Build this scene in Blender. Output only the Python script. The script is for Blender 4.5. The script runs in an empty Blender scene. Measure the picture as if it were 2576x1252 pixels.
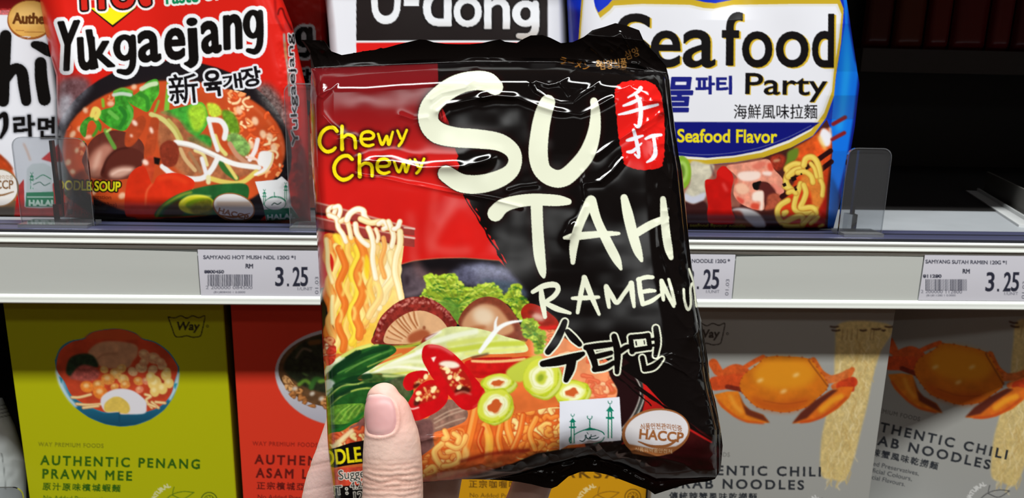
import bpy, bmesh, math, random
import numpy as np
from mathutils import Vector, Matrix

# ---------------------------------------------------------------- camera
W, H, F = 2576, 1252, 1900.0            # frame and focal length in pixels
CX, CY = W / 2, H / 2
CAM = np.array((0.0, -0.46, 1.30))
PITCH, YAW, ROLL = math.radians(13.0), math.radians(2.75), 0.0212
_f = np.array((math.sin(YAW) * math.cos(PITCH), math.cos(YAW) * math.cos(PITCH), -math.sin(PITCH)))
_r = np.array((math.cos(YAW), -math.sin(YAW), 0.0))
_u = np.cross(_r, _f)
RV = math.cos(ROLL) * _r + math.sin(ROLL) * _u
UV = -math.sin(ROLL) * _r + math.cos(ROLL) * _u
FV = _f
scene = bpy.context.scene
cam_d = bpy.data.cameras.new('camera')
cam_d.sensor_width = 36.0
cam_d.lens = 36.0 * F / W
cam_d.clip_start = 0.01
cam_d.dof.use_dof = True
cam_d.dof.focus_distance = 0.318
cam_d.dof.aperture_fstop = 28.0
cam = bpy.data.objects.new('camera', cam_d)
scene.collection.objects.link(cam)
cam.matrix_world = Matrix(((RV[0], UV[0], -FV[0], CAM[0]), (RV[1], UV[1], -FV[1], CAM[1]), (RV[2], UV[2], -FV[2], CAM[2]), (0, 0, 0, 1)))
scene.camera = cam

# ---------------------------------------------------------------- world, lamps, exposure
world = bpy.data.worlds.new('shop')
world.use_nodes = True
bg = world.node_tree.nodes['Background']
bg.inputs[0].default_value = (1.0, 0.58, 0.36, 1)
bg.inputs[1].default_value = 0.05
scene.world = world

def strip_light(name, loc, aim, length, width, power, col=(0.985, 1.0, 0.985)):
    d = bpy.data.lights.new(name, 'AREA')
    d.shape = 'RECTANGLE'
    d.size, d.size_y = length, width
    d.energy = power
    d.color = col
    o = bpy.data.objects.new(name, d)
    scene.collection.objects.link(o)
    o.location = loc
    o.rotation_euler = (Vector(aim) - Vector(loc)).to_track_quat('-Z', 'Y').to_euler()
    return o

# the aisle's ceiling strips: one close above the shelf front, the others further down the shop
strip_light('ceiling_strip', (0.15, -0.78, 2.95), (0.15, 0.0, 1.2), 3.0, 0.13, 90)
strip_light('ceiling_strip', (-0.75, -2.3, 2.95), (0, 0, 1.2), 0.9, 0.06, 4.0)
strip_light('ceiling_strip', (1.1, -2.3, 2.95), (0, 0, 1.2), 0.9, 0.06, 4.0)
strip_light('ceiling_strip', (0.2, -3.9, 2.95), (0, 0, 1.2), 1.2, 0.07, 4.0)

scene.view_settings.view_transform = 'Standard'
scene.view_settings.look = 'None'
scene.view_settings.gamma = 1.0
scene.view_settings.use_curve_mapping = False
scene.view_settings.exposure = 0.0

# ---------------------------------------------------------------- geometry helpers
def ray(px, py):
    px = np.asarray(px, float); py = np.asarray(py, float)
    return FV + ((px - CX) / F)[..., None] * RV - ((py - CY) / F)[..., None] * UV

def proj(P):
    d = np.asarray(P, float) - CAM
    z = d @ FV
    return CX + F * (d @ RV) / z, CY - F * (d @ UV) / z

class Plane:
    def __init__(s, p0, n):
        s.p0 = np.array(p0, float); n = np.array(n, float); s.n = n / np.linalg.norm(n)
    def pt(s, px, py, h=0.0):
        d = ray(px, py)
        t = (np.asarray(h) + s.n @ (s.p0 - CAM)) / (d @ s.n)
        return CAM + d * t[..., None]

def wall_y(y):                                   # upright plane parallel to the shelf front
    return Plane((0, y, 0), (0, -1, 0))
def at_y(px, py, y): return wall_y(y).pt(np.float64(px), np.float64(py))
def at_z(px, py, z): return Plane((0, 0, z), (0, 0, 1)).pt(np.float64(px), np.float64(py))

def srgb(c):
    c = np.asarray(c, float) / 255.0
    return np.where(c <= 0.04045, c / 12.92, ((np.maximum(c, 0) + 0.055) / 1.055) ** 2.4)

_N = {}
def noise(X, Y, sc, seed=0):
    if seed not in _N: _N[seed] = np.random.RandomState(seed + 7).rand(256, 256).astype(np.float32)
    T = _N[seed]
    x = np.asarray(X, float) / sc; y = np.asarray(Y, float) / sc
    xi = np.floor(x).astype(int); yi = np.floor(y).astype(int)
    fx = x - xi; fy = y - yi
    fx = fx * fx * (3 - 2 * fx); fy = fy * fy * (3 - 2 * fy)
    g = lambda a, b: T[a & 255, b & 255]
    return (g(xi, yi) * (1 - fx) + g(xi + 1, yi) * fx) * (1 - fy) + (g(xi, yi + 1) * (1 - fx) + g(xi + 1, yi + 1) * fx) * fy
def fnoise(X, Y, sc, seed=0, o=3):
    r = 0; a = 1.0; t = 0
    for k in range(o):
        r = r + a * noise(X, Y, sc / 2 ** k, seed + k); t += a; a *= 0.5
    return r / t

def spline(pts, n=8, closed=False):
    p = np.asarray(pts, float)
    if len(p) < 3 and not closed: 
        t = np.linspace(0, 1, n + 1)[:, None]
        return p[0] * (1 - t) + p[-1] * t
    q = np.vstack([p[-1:], p, p[:2]]) if closed else np.vstack([2 * p[:1] - p[1:2], p, 2 * p[-1:] - p[-2:-1]])
    out = []
    t = np.linspace(0, 1, n, endpoint=False)[:, None]
    for i in range(1, len(q) - 2):
        a, b, c, d = q[i - 1], q[i], q[i + 1], q[i + 2]
        out.append(0.5 * (2 * b + (c - a) * t + (2 * a - 5 * b + 4 * c - d) * t ** 2 + (3 * b - a - 3 * c + d) * t ** 3))
    if not closed: out.append(p[-1:])
    return np.vstack(out)

def resample(pts, n):
    p = np.asarray(pts, float)
    s = np.r_[0, np.cumsum(np.hypot(*(p[1:] - p[:-1]).T))]
    u = np.linspace(0, s[-1], n)
    return np.stack([np.interp(u, s, p[:, 0]), np.interp(u, s, p[:, 1])], 1)

def qround(x): x = np.clip(x, 0, 1); return np.sqrt(np.maximum(0, 1 - (1 - x) ** 2))

# ---------------------------------------------------------------- printed artwork: a small painter whose result is baked to vertex colours
def edges_of(loops):
    E = []
    for l in loops:
        l = np.asarray(l, float)
        E.append(np.hstack([l, np.roll(l, -1, 0)]))
    return np.vstack(E)
def ccw(l):
    l = np.asarray(l, float)
    a = np.sum(l[:, 0] * np.roll(l[:, 1], -1) - np.roll(l[:, 0], -1) * l[:, 1])
    return l if a > 0 else l[::-1]

_G = {}
def glyphs(body, space=1.0):
    """triangles and outline edges of a line of lettering, in ems"""
    k = (body, space)
    if k in _G: return _G[k]
    c = bpy.data.curves.new('lettering', 'FONT')
    c.body = body; c.resolution_u = 5; c.space_character = space
    o = bpy.data.objects.new('lettering', c)
    scene.collection.objects.link(o)
    bpy.context.view_layer.update()
    e = o.evaluated_get(bpy.context.evaluated_depsgraph_get())
    m = e.to_mesh(); m.calc_loop_triangles()
    v = np.empty(len(m.vertices) * 3); m.vertices.foreach_get('co', v); v = v.reshape(-1, 3)[:, :2]
    t = np.empty(len(m.loop_triangles) * 3, int); m.loop_triangles.foreach_get('vertices', t); t = t.reshape(-1, 3)
    e.to_mesh_clear()
    bpy.data.objects.remove(o); bpy.data.curves.remove(c)
    T = v[t]
    a = (T[:, 1, 0] - T[:, 0, 0]) * (T[:, 2, 1] - T[:, 0, 1]) - (T[:, 1, 1] - T[:, 0, 1]) * (T[:, 2, 0] - T[:, 0, 0])
    T[a < 0] = T[a < 0][:, ::-1]
    ed = np.sort(np.concatenate([t[:, [0, 1]], t[:, [1, 2]], t[:, [2, 0]]]), 1)
    u, n = np.unique(ed, axis=0, return_counts=True)
    B = v[u[n == 1]]
    _G[k] = T, B
    return T, B
def tri_edges(P): return np.concatenate([np.hstack([P[:, i], P[:, (i + 1) % P.shape[1]]]) for i in range(P.shape[1])])
def fat_edges(P, B, r):
    """triangles P plus their outline B (n,2,2) thickened by r, all wound the same way"""
    d = P[:, 1] - P[:, 0]; e = P[:, 2] - P[:, 0]
    f = d[:, 0] * e[:, 1] - d[:, 1] * e[:, 0] < 0
    P = P.copy(); P[f] = P[f][:, ::-1]
    E = [tri_edges(P)]
    if r > 0.05:
        d = B[:, 1] - B[:, 0]; l = np.maximum(np.hypot(d[:, 0], d[:, 1]), 1e-9)
        n = np.stack([-d[:, 1], d[:, 0]], 1) / l[:, None] * r
        E.append(tri_edges(np.stack([B[:, 0] - n, B[:, 1] - n, B[:, 1] + n, B[:, 0] + n], 1)))
        t = np.linspace(0, 2 * np.pi, 11)[:-1]
        E.append(tri_edges(B[:, 0][:, None] + r * np.stack([np.cos(t), np.sin(t)], 1)[None]))
        E.append(tri_edges(B[:, 1][:, None] + r * np.stack([np.cos(t), np.sin(t)], 1)[None]))
    return np.concatenate(E)

def blur1(m, r):
    for ax in (0, 1):
        for _ in range(2):
            k = max(1, int(round(r)))
            c = np.cumsum(np.pad(m, [(k + 1, k) if a == ax else (0, 0) for a in (0, 1)], mode='edge'), ax)
            n = 2 * k + 1
            m = (np.take(c, range(n, c.shape[ax]), ax) - np.take(c, range(0, c.shape[ax] - n), ax)) / n
    return m

class Art:
    SS = 3
    def __init__(s, x0, y0, x1, y1, k=1.0, base=(128, 128, 128)):
        s.x0, s.y0, s.k = x0, y0, k
        s.w = int((x1 - x0) * k); s.h = int((y1 - y0) * k)
        s.a = np.empty((s.h, s.w, 3), np.float32); s.a[:] = base
        s.clip = None
    def cover(s, E, blur=0.0):
        if len(E) == 0: return None
        E = (np.asarray(E, float) - np.array([s.x0, s.y0, s.x0, s.y0])) * s.k
        blur *= s.k
        pad = int(blur * 3) + 2
        bx0 = max(0, int(min(E[:, 0].min(), E[:, 2].min())) - pad); bx1 = min(s.w, int(max(E[:, 0].max(), E[:, 2].max())) + pad + 1)
        by0 = max(0, int(min(E[:, 1].min(), E[:, 3].min())) - pad); by1 = min(s.h, int(max(E[:, 1].max(), E[:, 3].max())) + pad + 1)
        if bx1 <= bx0 or by1 <= by0: return None
        w, h = bx1 - bx0, by1 - by0
        SS = s.SS
        ax, ay, cx, cy = E.T
        ax = ax - bx0; cx = cx - bx0; ay = (ay - by0) * SS - .5; cy = (cy - by0) * SS - .5
        sg = np.where(cy > ay, 1.0, -1.0)
        lo = np.ceil(np.minimum(ay, cy)).astype(int); hi = np.ceil(np.maximum(ay, cy)).astype(int)
        lo = np.clip(lo, 0, h * SS); hi = np.clip(hi, 0, h * SS)
        n = hi - lo
        idx = np.repeat(np.arange(len(n)), n)
        acc = np.zeros(h * (w + 2))
        if len(idx):
            row = np.arange(len(idx)) - np.repeat(np.cumsum(n) - n, n) + lo[idx]
            dy = cy - ay; dy[dy == 0] = 1
            x = ax[idx] + (row - ay[idx]) / dy[idx] * (cx - ax)[idx]
            x = np.clip(x, 0, w)
            ix = np.floor(x).astype(int); fx = x - ix
            r = (row // SS) * (w + 2) + ix
            acc += np.bincount(r, sg[idx] * (1 - fx), h * (w + 2))
            acc += np.bincount(r + 1, sg[idx] * fx, h * (w + 2))[:h * (w + 2)]
        m = np.cumsum(acc.reshape(h, w + 2) / SS, 1)[:, :w]
        m = np.minimum(np.abs(m), 1.0)
        if blur > 0: m = blur1(m, blur)
        return m, bx0, by0
    def put(s, M, col, a=1.0, mott=0, msc=8, seed=0):
        if M is None: return
        m, x, y = M
        h, w = m.shape
        sub = s.a[y:y + h, x:x + w]
        if s.clip is not None: m = m * s.clip[y:y + h, x:x + w]
        X = (np.arange(x, x + w) + .5) / s.k + s.x0; Y = (np.arange(y, y + h) + .5) / s.k + s.y0
        if callable(col):
            X, Y = np.meshgrid(X, Y); c = col(X, Y)
        else:
            c = np.array(col, float)
        if mott:
            XX, YY = np.meshgrid((np.arange(x, x + w)) / s.k, (np.arange(y, y + h)) / s.k)
            c = c * (1 + mott * (fnoise(XX, YY, msc, seed)[..., None] * 2 - 1))
        al = (m * a)[..., None]
        sub[:] = sub * (1 - al) + np.clip(c, 0, 255) * al
    def poly(s, pts, col, a=1.0, blur=0, smooth=False, **k):
        p = spline(pts, 6, True) if smooth else np.asarray(pts, float)
        s.put(s.cover(edges_of([ccw(p)]), blur), col, a, **k)
    def rect(s, x0, y0, x1, y1, col, a=1.0, blur=0, **k): s.poly([(x0, y0), (x1, y0), (x1, y1), (x0, y1)], col, a, blur, **k)
    def ell(s, cx, cy, rx, ry, col, a=1.0, rot=0, blur=0, **k):
        t = np.linspace(0, 2 * np.pi, 48, endpoint=False); r = math.radians(-rot)
        X, Y = rx * np.cos(t), ry * np.sin(t)
        s.poly(np.stack([cx + X * math.cos(r) - Y * math.sin(r), cy + X * math.sin(r) + Y * math.cos(r)], 1), col, a, blur, **k)
    def ring(s, cx, cy, rx, ry, wd, col, a=1.0, rot=0, **k):
        t = np.linspace(0, 2 * np.pi, 40); r = math.radians(-rot)
        X, Y = rx * np.cos(t), ry * np.sin(t)
        s.line(np.stack([cx + X * math.cos(r) - Y * math.sin(r), cy + X * math.sin(r) + Y * math.cos(r)], 1), wd, col, a, n=1, **k)
    @staticmethod
    def outline(pts, w, n=6, grow=0.0):
        p = np.asarray(pts, float)
        if p.shape[1] == 2:
            ww = np.asarray(w, float) * np.ones(len(p)); p = np.hstack([p, ww[:, None]])
        p = spline(p, n) if n > 1 else p
        r = np.maximum(p[:, 2] / 2 + grow, .2)
        L = []
        t = np.linspace(0, 2 * np.pi, 13)[:-1]
        cs, sn = np.cos(t), np.sin(t)
        for q, rr in zip(p, r): L.append(np.stack([q[0] + rr * cs, q[1] + rr * sn], 1))
        for i in range(len(p) - 1):
            d = p[i + 1, :2] - p[i, :2]; l = np.hypot(*d)
            if l < 1e-6: continue
            nn = np.array([-d[1], d[0]]) / l
            L.append(ccw(np.array([p[i, :2] + nn * r[i], p[i + 1, :2] + nn * r[i + 1], p[i + 1, :2] - nn * r[i + 1], p[i, :2] - nn * r[i]])))
        return L
    def line(s, pts, w, col, a=1.0, blur=0, n=6, grow=0.0, **k):
        s.put(s.cover(edges_of(s.outline(pts, w, n, grow)), blur), col, a, **k)
    def strokes(s, lst, col, a=1.0, blur=0, grow=0.0, n=6, **k):     # several strokes as one mask
        L = []
        for q in lst: L += s.outline(q, None, n, grow)
        s.put(s.cover(edges_of(L), blur), col, a, **k)
    def text(s, body, x, y, size, col, a=1.0, rot=0, sx=1.0, bold=0.0, space=1.0, blur=0, grow=0.0, width=None, bend=0.0, **k):
        T, B = glyphs(body, space)
        if not len(T): return
        if width: sx = width / (T[..., 0].max() * size)
        r = math.radians(-rot)
        def tf(Q):
            X = Q[..., 0] * size * sx; Y = -Q[..., 1] * size
            if bend: Y = Y + bend * X * X
            return np.stack([x + X * math.cos(r) - Y * math.sin(r), y + X * math.sin(r) + Y * math.cos(r)], -1)
        s.put(s.cover(fat_edges(tf(T), tf(B), bold * size + grow), blur), col, a, **k)
    def fit(s, body, x0, y0, x1, y1, col, bold=0.0, grow=0.0, rot=0, shear=0.0, space=1.0, a=1.0, blur=0, **k):
        """lettering stretched into a box whose lower left corner is (x0, y1)"""
        T, B = glyphs(body, space)
        mn, mx = T.reshape(-1, 2).min(0), T.reshape(-1, 2).max(0)
        b = bold * (y1 - y0) / (mx[1] - mn[1])
        kx, ky = (x1 - x0 - 2 * b) / (mx[0] - mn[0]), (y1 - y0 - 2 * b) / (mx[1] - mn[1])
        r = math.radians(-rot)
        def tf(Q):
            X = (Q[..., 0] - mn[0]) * kx + b; Y = -(Q[..., 1] - mn[1]) * ky - b
            X = X - shear * Y
            return np.stack([x0 + X * math.cos(r) - Y * math.sin(r), y1 + X * math.sin(r) + Y * math.cos(r)], -1)
        s.put(s.cover(fat_edges(tf(T), tf(B), b + grow), blur), col, a, **k)
    def finish(s): return srgb(np.clip(s.a, 0, 255))
    def sample(s, px, py):
        if not hasattr(s, 'lin'): s.lin = s.finish()
        x = np.clip((px - s.x0) * s.k - .5, 0, s.w - 1.001); y = np.clip((py - s.y0) * s.k - .5, 0, s.h - 1.001)
        xi = x.astype(int); yi = y.astype(int); fx = (x - xi)[..., None]; fy = (y - yi)[..., None]
        L = s.lin
        return (L[yi, xi] * (1 - fx) + L[yi, xi + 1] * fx) * (1 - fy) + (L[yi + 1, xi] * (1 - fx) + L[yi + 1, xi + 1] * fx) * fy

def lerp_col(stops, axis):
    """colour ramp along a direction: stops [(t, rgb)...], axis (x0,y0,x1,y1)"""
    x0, y0, x1, y1 = axis
    d = np.array((x1 - x0, y1 - y0), float); l2 = d @ d
    ts = [q[0] for q in stops]; cs = np.array([q[1] for q in stops], float)
    def f(X, Y):
        t = ((X - x0) * d[0] + (Y - y0) * d[1]) / l2
        return np.stack([np.interp(t, ts, cs[:, i]) for i in range(3)], -1)
    return f

# ---------------------------------------------------------------- mesh builder
class MB:
    def __init__(s): s.v = []; s.c = []; s.f = []; s.mi = []; s.n = 0; s.mat = 0
    def add(s, V, Fc, col=(0.8, 0.8, 0.8)):
        V = np.asarray(V, float).reshape(-1, 3)
        C = np.asarray(col, float)
        C = np.broadcast_to(C, V.shape) if C.ndim == 1 else C.reshape(-1, 3)
        s.v.append(V); s.c.append(C)
        Fc = np.asarray(Fc, int)
        s.f.append(Fc + s.n); s.mi.append(np.full(len(Fc), s.mat)); s.n += len(V)
    def grid(s, P, col=(0.8, 0.8, 0.8), flip=False, wrap=False, keep=None):
        n, m = P.shape[:2]
        i, j = np.meshgrid(np.arange(n - 1), np.arange(m if wrap else m - 1), indexing='ij')
        j2 = (j + 1) % m
        q = np.stack([i * m + j, (i + 1) * m + j, (i + 1) * m + j2, i * m + j2], -1).reshape(-1, 4)
        if keep is not None: q = q[keep.reshape(-1)]
        s.add(P, q[:, ::-1] if flip else q, col)
    def box(s, x0, x1, y0, y1, z0, z1, col=(0.8, 0.8, 0.8)):
        V = [(x, y, z) for x in (x0, x1) for y in (y0, y1) for z in (z0, z1)]
        s.add(V, [(0, 1, 3, 2), (4, 6, 7, 5), (0, 4, 5, 1), (2, 3, 7, 6), (0, 2, 6, 4), (1, 5, 7, 3)], col)
    def ngon_prism(s, loop, d, col=(0.8, 0.8, 0.8)):     # planar outline (3D points) extruded by d, capped with a fan
        L = np.asarray(loop, float); n = len(L); c = L.mean(0)
        A, B = L, L + d
        V = np.vstack([A, B, [c, c + d]])
        Fq = [(i, (i + 1) % n, n + (i + 1) % n, n + i) for i in range(n)]
        s.add(V, Fq, col)
        base = s.n - len(V)
        T = np.array([(2 * n, (i + 1) % n, i, i) for i in range(n)] + [(2 * n + 1, n + i, n + (i + 1) % n, n + i) for i in range(n)])
        s.f.append(T[:, :3] + base); s.mi.append(np.full(len(T), s.mat))
    def build(s, name, mats, parent=None, smooth=False):
        V = np.vstack(s.v); C = np.vstack(s.c)
        me = bpy.data.meshes.new(name)
        me.vertices.add(len(V)); me.vertices.foreach_set('co', V.astype(np.float32).ravel())
        tot = np.concatenate([np.full(len(f), f.shape[1]) for f in s.f])
        lv = np.concatenate([f.ravel() for f in s.f])
        me.loops.add(len(lv)); me.loops.foreach_set('vertex_index', lv.astype(np.int32))
        me.polygons.add(len(tot))
        me.polygons.foreach_set('loop_start', (np.cumsum(tot) - tot).astype(np.int32))
        me.polygons.foreach_set('material_index', np.concatenate(s.mi).astype(np.int32))
        me.polygons.foreach_set('use_smooth', np.full(len(tot), smooth))
        me.update(calc_edges=True)
        me.validate()
        at = me.color_attributes.new('Col', 'FLOAT_COLOR', 'POINT')
        at.data.foreach_set('color', np.hstack([C, np.ones((len(C), 1))]).astype(np.float32).ravel())
        for m in (mats if isinstance(mats, (list, tuple)) else [mats]): me.materials.append(m)
        o = bpy.data.objects.new(name, me)
        scene.collection.objects.link(o)
        if parent is not None: o.parent = parent; o.matrix_parent_inverse = parent.matrix_world.inverted()
        return o

def thing(name, loc, label, cat, group=None, kind=None):
    o = bpy.data.objects.new(name, None)
    o.empty_display_size = 0.02
    scene.collection.objects.link(o)
    o.location = loc
    o.matrix_world = Matrix.Translation(Vector(loc))
    return tag(o, label, cat, group, kind)
def tag(o, label=None, cat=None, group=None, kind=None):
    if label: o['label'] = label
    if cat: o['category'] = cat
    if group: o['group'] = group
    if kind: o['kind'] = kind
    return o

# ---------------------------------------------------------------- materials
def mat(name, col=None, rough=0.5, spec=0.5, coat=0.0, metal=0.0, bump=0.0, bscale=200.0, sss=0.0, var=0.0, stretch=None, coat_rough=0.03):
    m = bpy.data.materials.new(name); m.use_nodes = True
    nt = m.node_tree; b = nt.nodes['Principled BSDF']
    b.inputs['Roughness'].default_value = rough
    b.inputs['Specular IOR Level'].default_value = spec
    b.inputs['Coat Weight'].default_value = coat
    b.inputs['Coat Roughness'].default_value = coat_rough
    b.inputs['Metallic'].default_value = metal
    if sss:
        b.inputs['Subsurface Weight'].default_value = sss
        b.inputs['Subsurface Radius'].default_value = (1.0, 0.35, 0.2)
        b.inputs['Subsurface Scale'].default_value = 0.0025
    if col is None:
        a = nt.nodes.new('ShaderNodeVertexColor'); a.layer_name = 'Col'
        src = a.outputs['Color']
        nt.links.new(src, b.inputs['Base Color'])
    else:
        lin = tuple(srgb(col)) + (1,)
        b.inputs['Base Color'].default_value = lin
    if bump or var:
        tc = nt.nodes.new('ShaderNodeTexCoord')
        mp = nt.nodes.new('ShaderNodeMapping')
        if stretch: mp.inputs['Scale'].default_value = stretch
        nz = nt.nodes.new('ShaderNodeTexNoise'); nz.inputs['Scale'].default_value = bscale; nz.inputs['Detail'].default_value = 4
        nt.links.new(tc.outputs['Object'], mp.inputs[0]); nt.links.new(mp.outputs[0], nz.inputs[0])
        if bump:
            bp = nt.nodes.new('ShaderNodeBump'); bp.inputs['Strength'].default_value = bump; bp.inputs['Distance'].default_value = 0.001
            nt.links.new(nz.outputs[0], bp.inputs['Height']); nt.links.new(bp.outputs[0], b.inputs['Normal'])
        if var and col is not None:
            mx = nt.nodes.new('ShaderNodeMix'); mx.data_type = 'RGBA'
            mx.inputs[6].default_value = tuple(srgb(np.array(col) * (1 - var))) + (1,); mx.inputs[7].default_value = tuple(srgb(np.minimum(np.array(col) * (1 + var), 255))) + (1,)
            nt.links.new(nz.outputs[0], mx.inputs[0]); nt.links.new(mx.outputs[2], b.inputs['Base Color'])
    return m

def clear_mat(name, tint=(225, 228, 230), refl=0.6, rough=0.08):
    m = bpy.data.materials.new(name); m.use_nodes = True
    nt = m.node_tree; nt.nodes.clear()
    out = nt.nodes.new('ShaderNodeOutputMaterial')
    t = nt.nodes.new('ShaderNodeBsdfTransparent'); t.inputs[0].default_value = tuple(srgb(tint)) + (1,)
    g = nt.nodes.new('ShaderNodeBsdfGlossy'); g.inputs['Roughness'].default_value = rough
    d = nt.nodes.new('ShaderNodeBsdfDiffuse'); d.inputs[0].default_value = (0.55, 0.56, 0.58, 1)
    fr = nt.nodes.new('ShaderNodeFresnel'); fr.inputs[0].default_value = 1.45
    m1 = nt.nodes.new('ShaderNodeMixShader'); m2 = nt.nodes.new('ShaderNodeMixShader')
    m1.inputs[0].default_value = 0.09 * refl / 0.6
    nt.links.new(t.outputs[0], m1.inputs[1]); nt.links.new(d.outputs[0], m1.inputs[2])
    nt.links.new(fr.outputs[0], m2.inputs[0]); nt.links.new(m1.outputs[0], m2.inputs[1]); nt.links.new(g.outputs[0], m2.inputs[2])
    nt.links.new(m2.outputs[0], out.inputs[0])
    return m

# ---------------------------------------------------------------- the shelf bay
ZC = lambda y, Y=0.0: float(at_y(1288, y, Y)[2])
Z_LIP, Z_TOP = ZC(593), ZC(598)
Z_DECK = Z_LIP - 0.0005
Z_BOT = ZC(768)
XL, XR = -0.95, 1.0
white_metal = mat('white_enamel', (196, 198, 198), rough=0.35, var=0.03, bscale=60)
deck_metal = mat('grey_enamel', (152, 156, 160), rough=0.42, var=0.04, bscale=40)
rail_white = mat('white_pvc', (222, 226, 220), rough=0.32, var=0.012, bscale=90, stretch=(0.05, 1, 1))
rail_panel = mat('rail_insert', (192, 198, 196), rough=0.30, var=0.04, bscale=120, stretch=(0.04, 1, 1), bump=0.05)
lip_pvc = mat('slate_pvc', (58, 60, 84), rough=0.45, var=0.10, bscale=60, stretch=(0.02, 1, 1))
lip_dark = mat('gap_shade', (26, 27, 36), rough=0.5)
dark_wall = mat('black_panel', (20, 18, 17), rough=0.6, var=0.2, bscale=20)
ledge_m = mat('dark_metal', (70, 64, 60), rough=0.5)

def extrude_x(mb, prof, x0, x1, col=(.8, .8, .8), segs=1):
    pr = np.asarray(prof, float)
    xs = np.linspace(x0, x1, segs + 1)
    P = np.array([[(x, y, z) for (y, z) in pr] for x in xs])
    mb.grid(P, col)

def shelf(z_lip, z_top, z_bot, label, detail=True):
    t = thing('shelf', (0, 0.0, z_bot), label, 'shelf')
    zd = z_lip - 0.0005
    m = MB(); m.box(XL, XR, 0.030, 0.43, zd - 0.018, zd); m.box(XL, XR, 0.006, 0.030, z_bot + 0.002, zd - 0.003)
    m.build('deck', deck_metal, t)
    m = MB(); m.box(XL, XR, 0.116, 0.43, zd, zd + 0.0006); m.build('deck_shade', dark_wall, t)  # added black sheet, stands in for the deep shade at the rear
    # slate lip along the front of the deck: two shallow flutes
    m = MB()
    pr = []
    for a in np.linspace(0, 1, 21):
        y = 0.0300 - a * 0.0285
        pr.append((y, z_lip + 0.0004 + 0.0006 * abs(math.sin(a * math.pi * 2.0)) ** 0.6 - 0.0006 * (a > 0.97)))
    pr += [(0.0012, z_lip - 0.004), (0.030, z_lip - 0.004)]
    extrude_x(m, pr, XL, XR)
    m.build('front_lip', lip_pvc, t, True)
    m = MB(); m.box(XL, XR, 0.0150, 0.0172, z_lip, z_lip + 0.0008); m.box(XL, XR, -0.0004, 0.0022, z_top - 0.0004, z_lip + 0.0004); m.build('lip_gap_shade', lip_dark, t)  # solid dark strips standing in for the shade in the gaps
    hh = z_top - z_bot
    f = lambda y: z_top - hh * (y - 598.0) / 170.0      # picture rows of the rail -> height
    rib = [(0.0040, f(597)), (-0.0016, f(597.4)), (-0.0024, f(599)), (-0.0025, f(602)), (-0.0019, f(606)), (-0.0017, f(611)),
           (-0.0020, f(615)), (-0.0024, f(618)), (-0.0022, f(621)), (-0.0008, f(622.5)), (0.0012, f(623)), (0.0012, f(624.8)), (-0.0006, f(625.5)), (-0.0010, f(628)), (-0.0008, f(632)), (0.0004, f(634))]
    m = MB(); extrude_x(m, rib, XL, XR); m.build('rail_top_rib', rail_white, t, True)
    m = MB(); extrude_x(m, [(0.0008, f(633)), (0.0004, f(660)), (0.0000, f(700)), (-0.0002, f(735)), (-0.0008, f(750))], XL, XR); m.build('label_channel', rail_panel, t, True)
    m = MB(); extrude_x(m, [(-0.0008, f(746)), (-0.0022, f(749)), (-0.0027, f(753)), (-0.0026, f(757)), (-0.0027, f(760)), (-0.0029, f(764)), (-0.0030, f(767.5)), (-0.001, f(768)), (0.007, f(767))], XL, XR)
    m.build('rail_bottom_rib', rail_white, t, True)
    return t
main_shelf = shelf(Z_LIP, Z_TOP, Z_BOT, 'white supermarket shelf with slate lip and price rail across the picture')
UP = 0.287
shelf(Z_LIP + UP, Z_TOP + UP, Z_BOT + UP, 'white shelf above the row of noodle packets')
LOW = -0.222
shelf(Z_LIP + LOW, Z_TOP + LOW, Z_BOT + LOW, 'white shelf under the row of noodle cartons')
Z_LOW = Z_DECK + LOW
m = MB(); m.box(XL, XR, 0.44, 0.455, Z_LOW - 0.1, Z_LIP + UP + 0.1)
tag(m.build('wall_back', dark_wall), 'dark back panel of the shelf bay', kind='structure')
m = MB()
FLOOR_Z = 0.0
m.box(-2.2, 2.2, -4.5, 0.6, -0.05, 0.0)
tag(m.build('floor', mat('floor_tile', (84, 58, 42), rough=0.3, var=0.08, bscale=6)), 'dark brown shop floor', kind='structure')  # unseen; colour darkened and warmed to shape the bounce light
m = MB(); m.box(XL, XR, 0.0, 0.5, 0.0, Z_BOT + LOW - 0.001)
tag(m.build('trim_1', white_metal), 'white plinth of the shelf bay', kind='structure')
m = MB(); m.box(XL - 0.02, XL, 0.0, 0.46, 0.0, Z_LIP + UP + 0.1); tag(m.build('wall_left', dark_wall), 'left side panel of the shelf bay', kind='structure')
m = MB(); m.box(XR, XR + 0.02, 0.0, 0.46, 0.0, Z_LIP + UP + 0.1); tag(m.build('wall_right', dark_wall), 'right side panel of the shelf bay', kind='structure')
# dim rail across the back of the empty place
m = MB()
a = at_y(2150, 122, 0.425); b = at_y(2600, 190, 0.425)
m.box(a[0], XR, 0.405, 0.44, b[2], a[2])
tag(m.build('trim_2', ledge_m), 'dim rail across the back panel', kind='structure')

# low divider strip lying on the deck at the far right
p = [at_z(2478, 504, Z_DECK), at_z(2560, 556, Z_DECK)]
t = thing('deck_divider', tuple(p[1]), 'low grey divider strip lying on the empty white deck at right', 'divider')
d = p[0] - p[1]; nrm = np.array((d[1], -d[0], 0)); nrm /= np.linalg.norm(nrm)
def bar(mb, a, b, w, z0, z1):
    d = (b - a); n_ = np.array((-d[1], d[0], 0)); n_ = n_ / np.linalg.norm(n_) * w / 2
    up = np.array((0, 0, 1.0))
    V = [a + n_ + up * z0, a - n_ + up * z0, b - n_ + up * z0, b + n_ + up * z0, a + n_ + up * z1, a - n_ + up * z1, b - n_ + up * z1, b + n_ + up * z1]
    mb.add(V, [(0, 1, 2, 3), (7, 6, 5, 4), (0, 4, 5, 1), (1, 5, 6, 2), (2, 6, 7, 3), (3, 7, 4, 0)])
far = p[1] + d * 1.5; near = p[1] - d * 0.25
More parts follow.
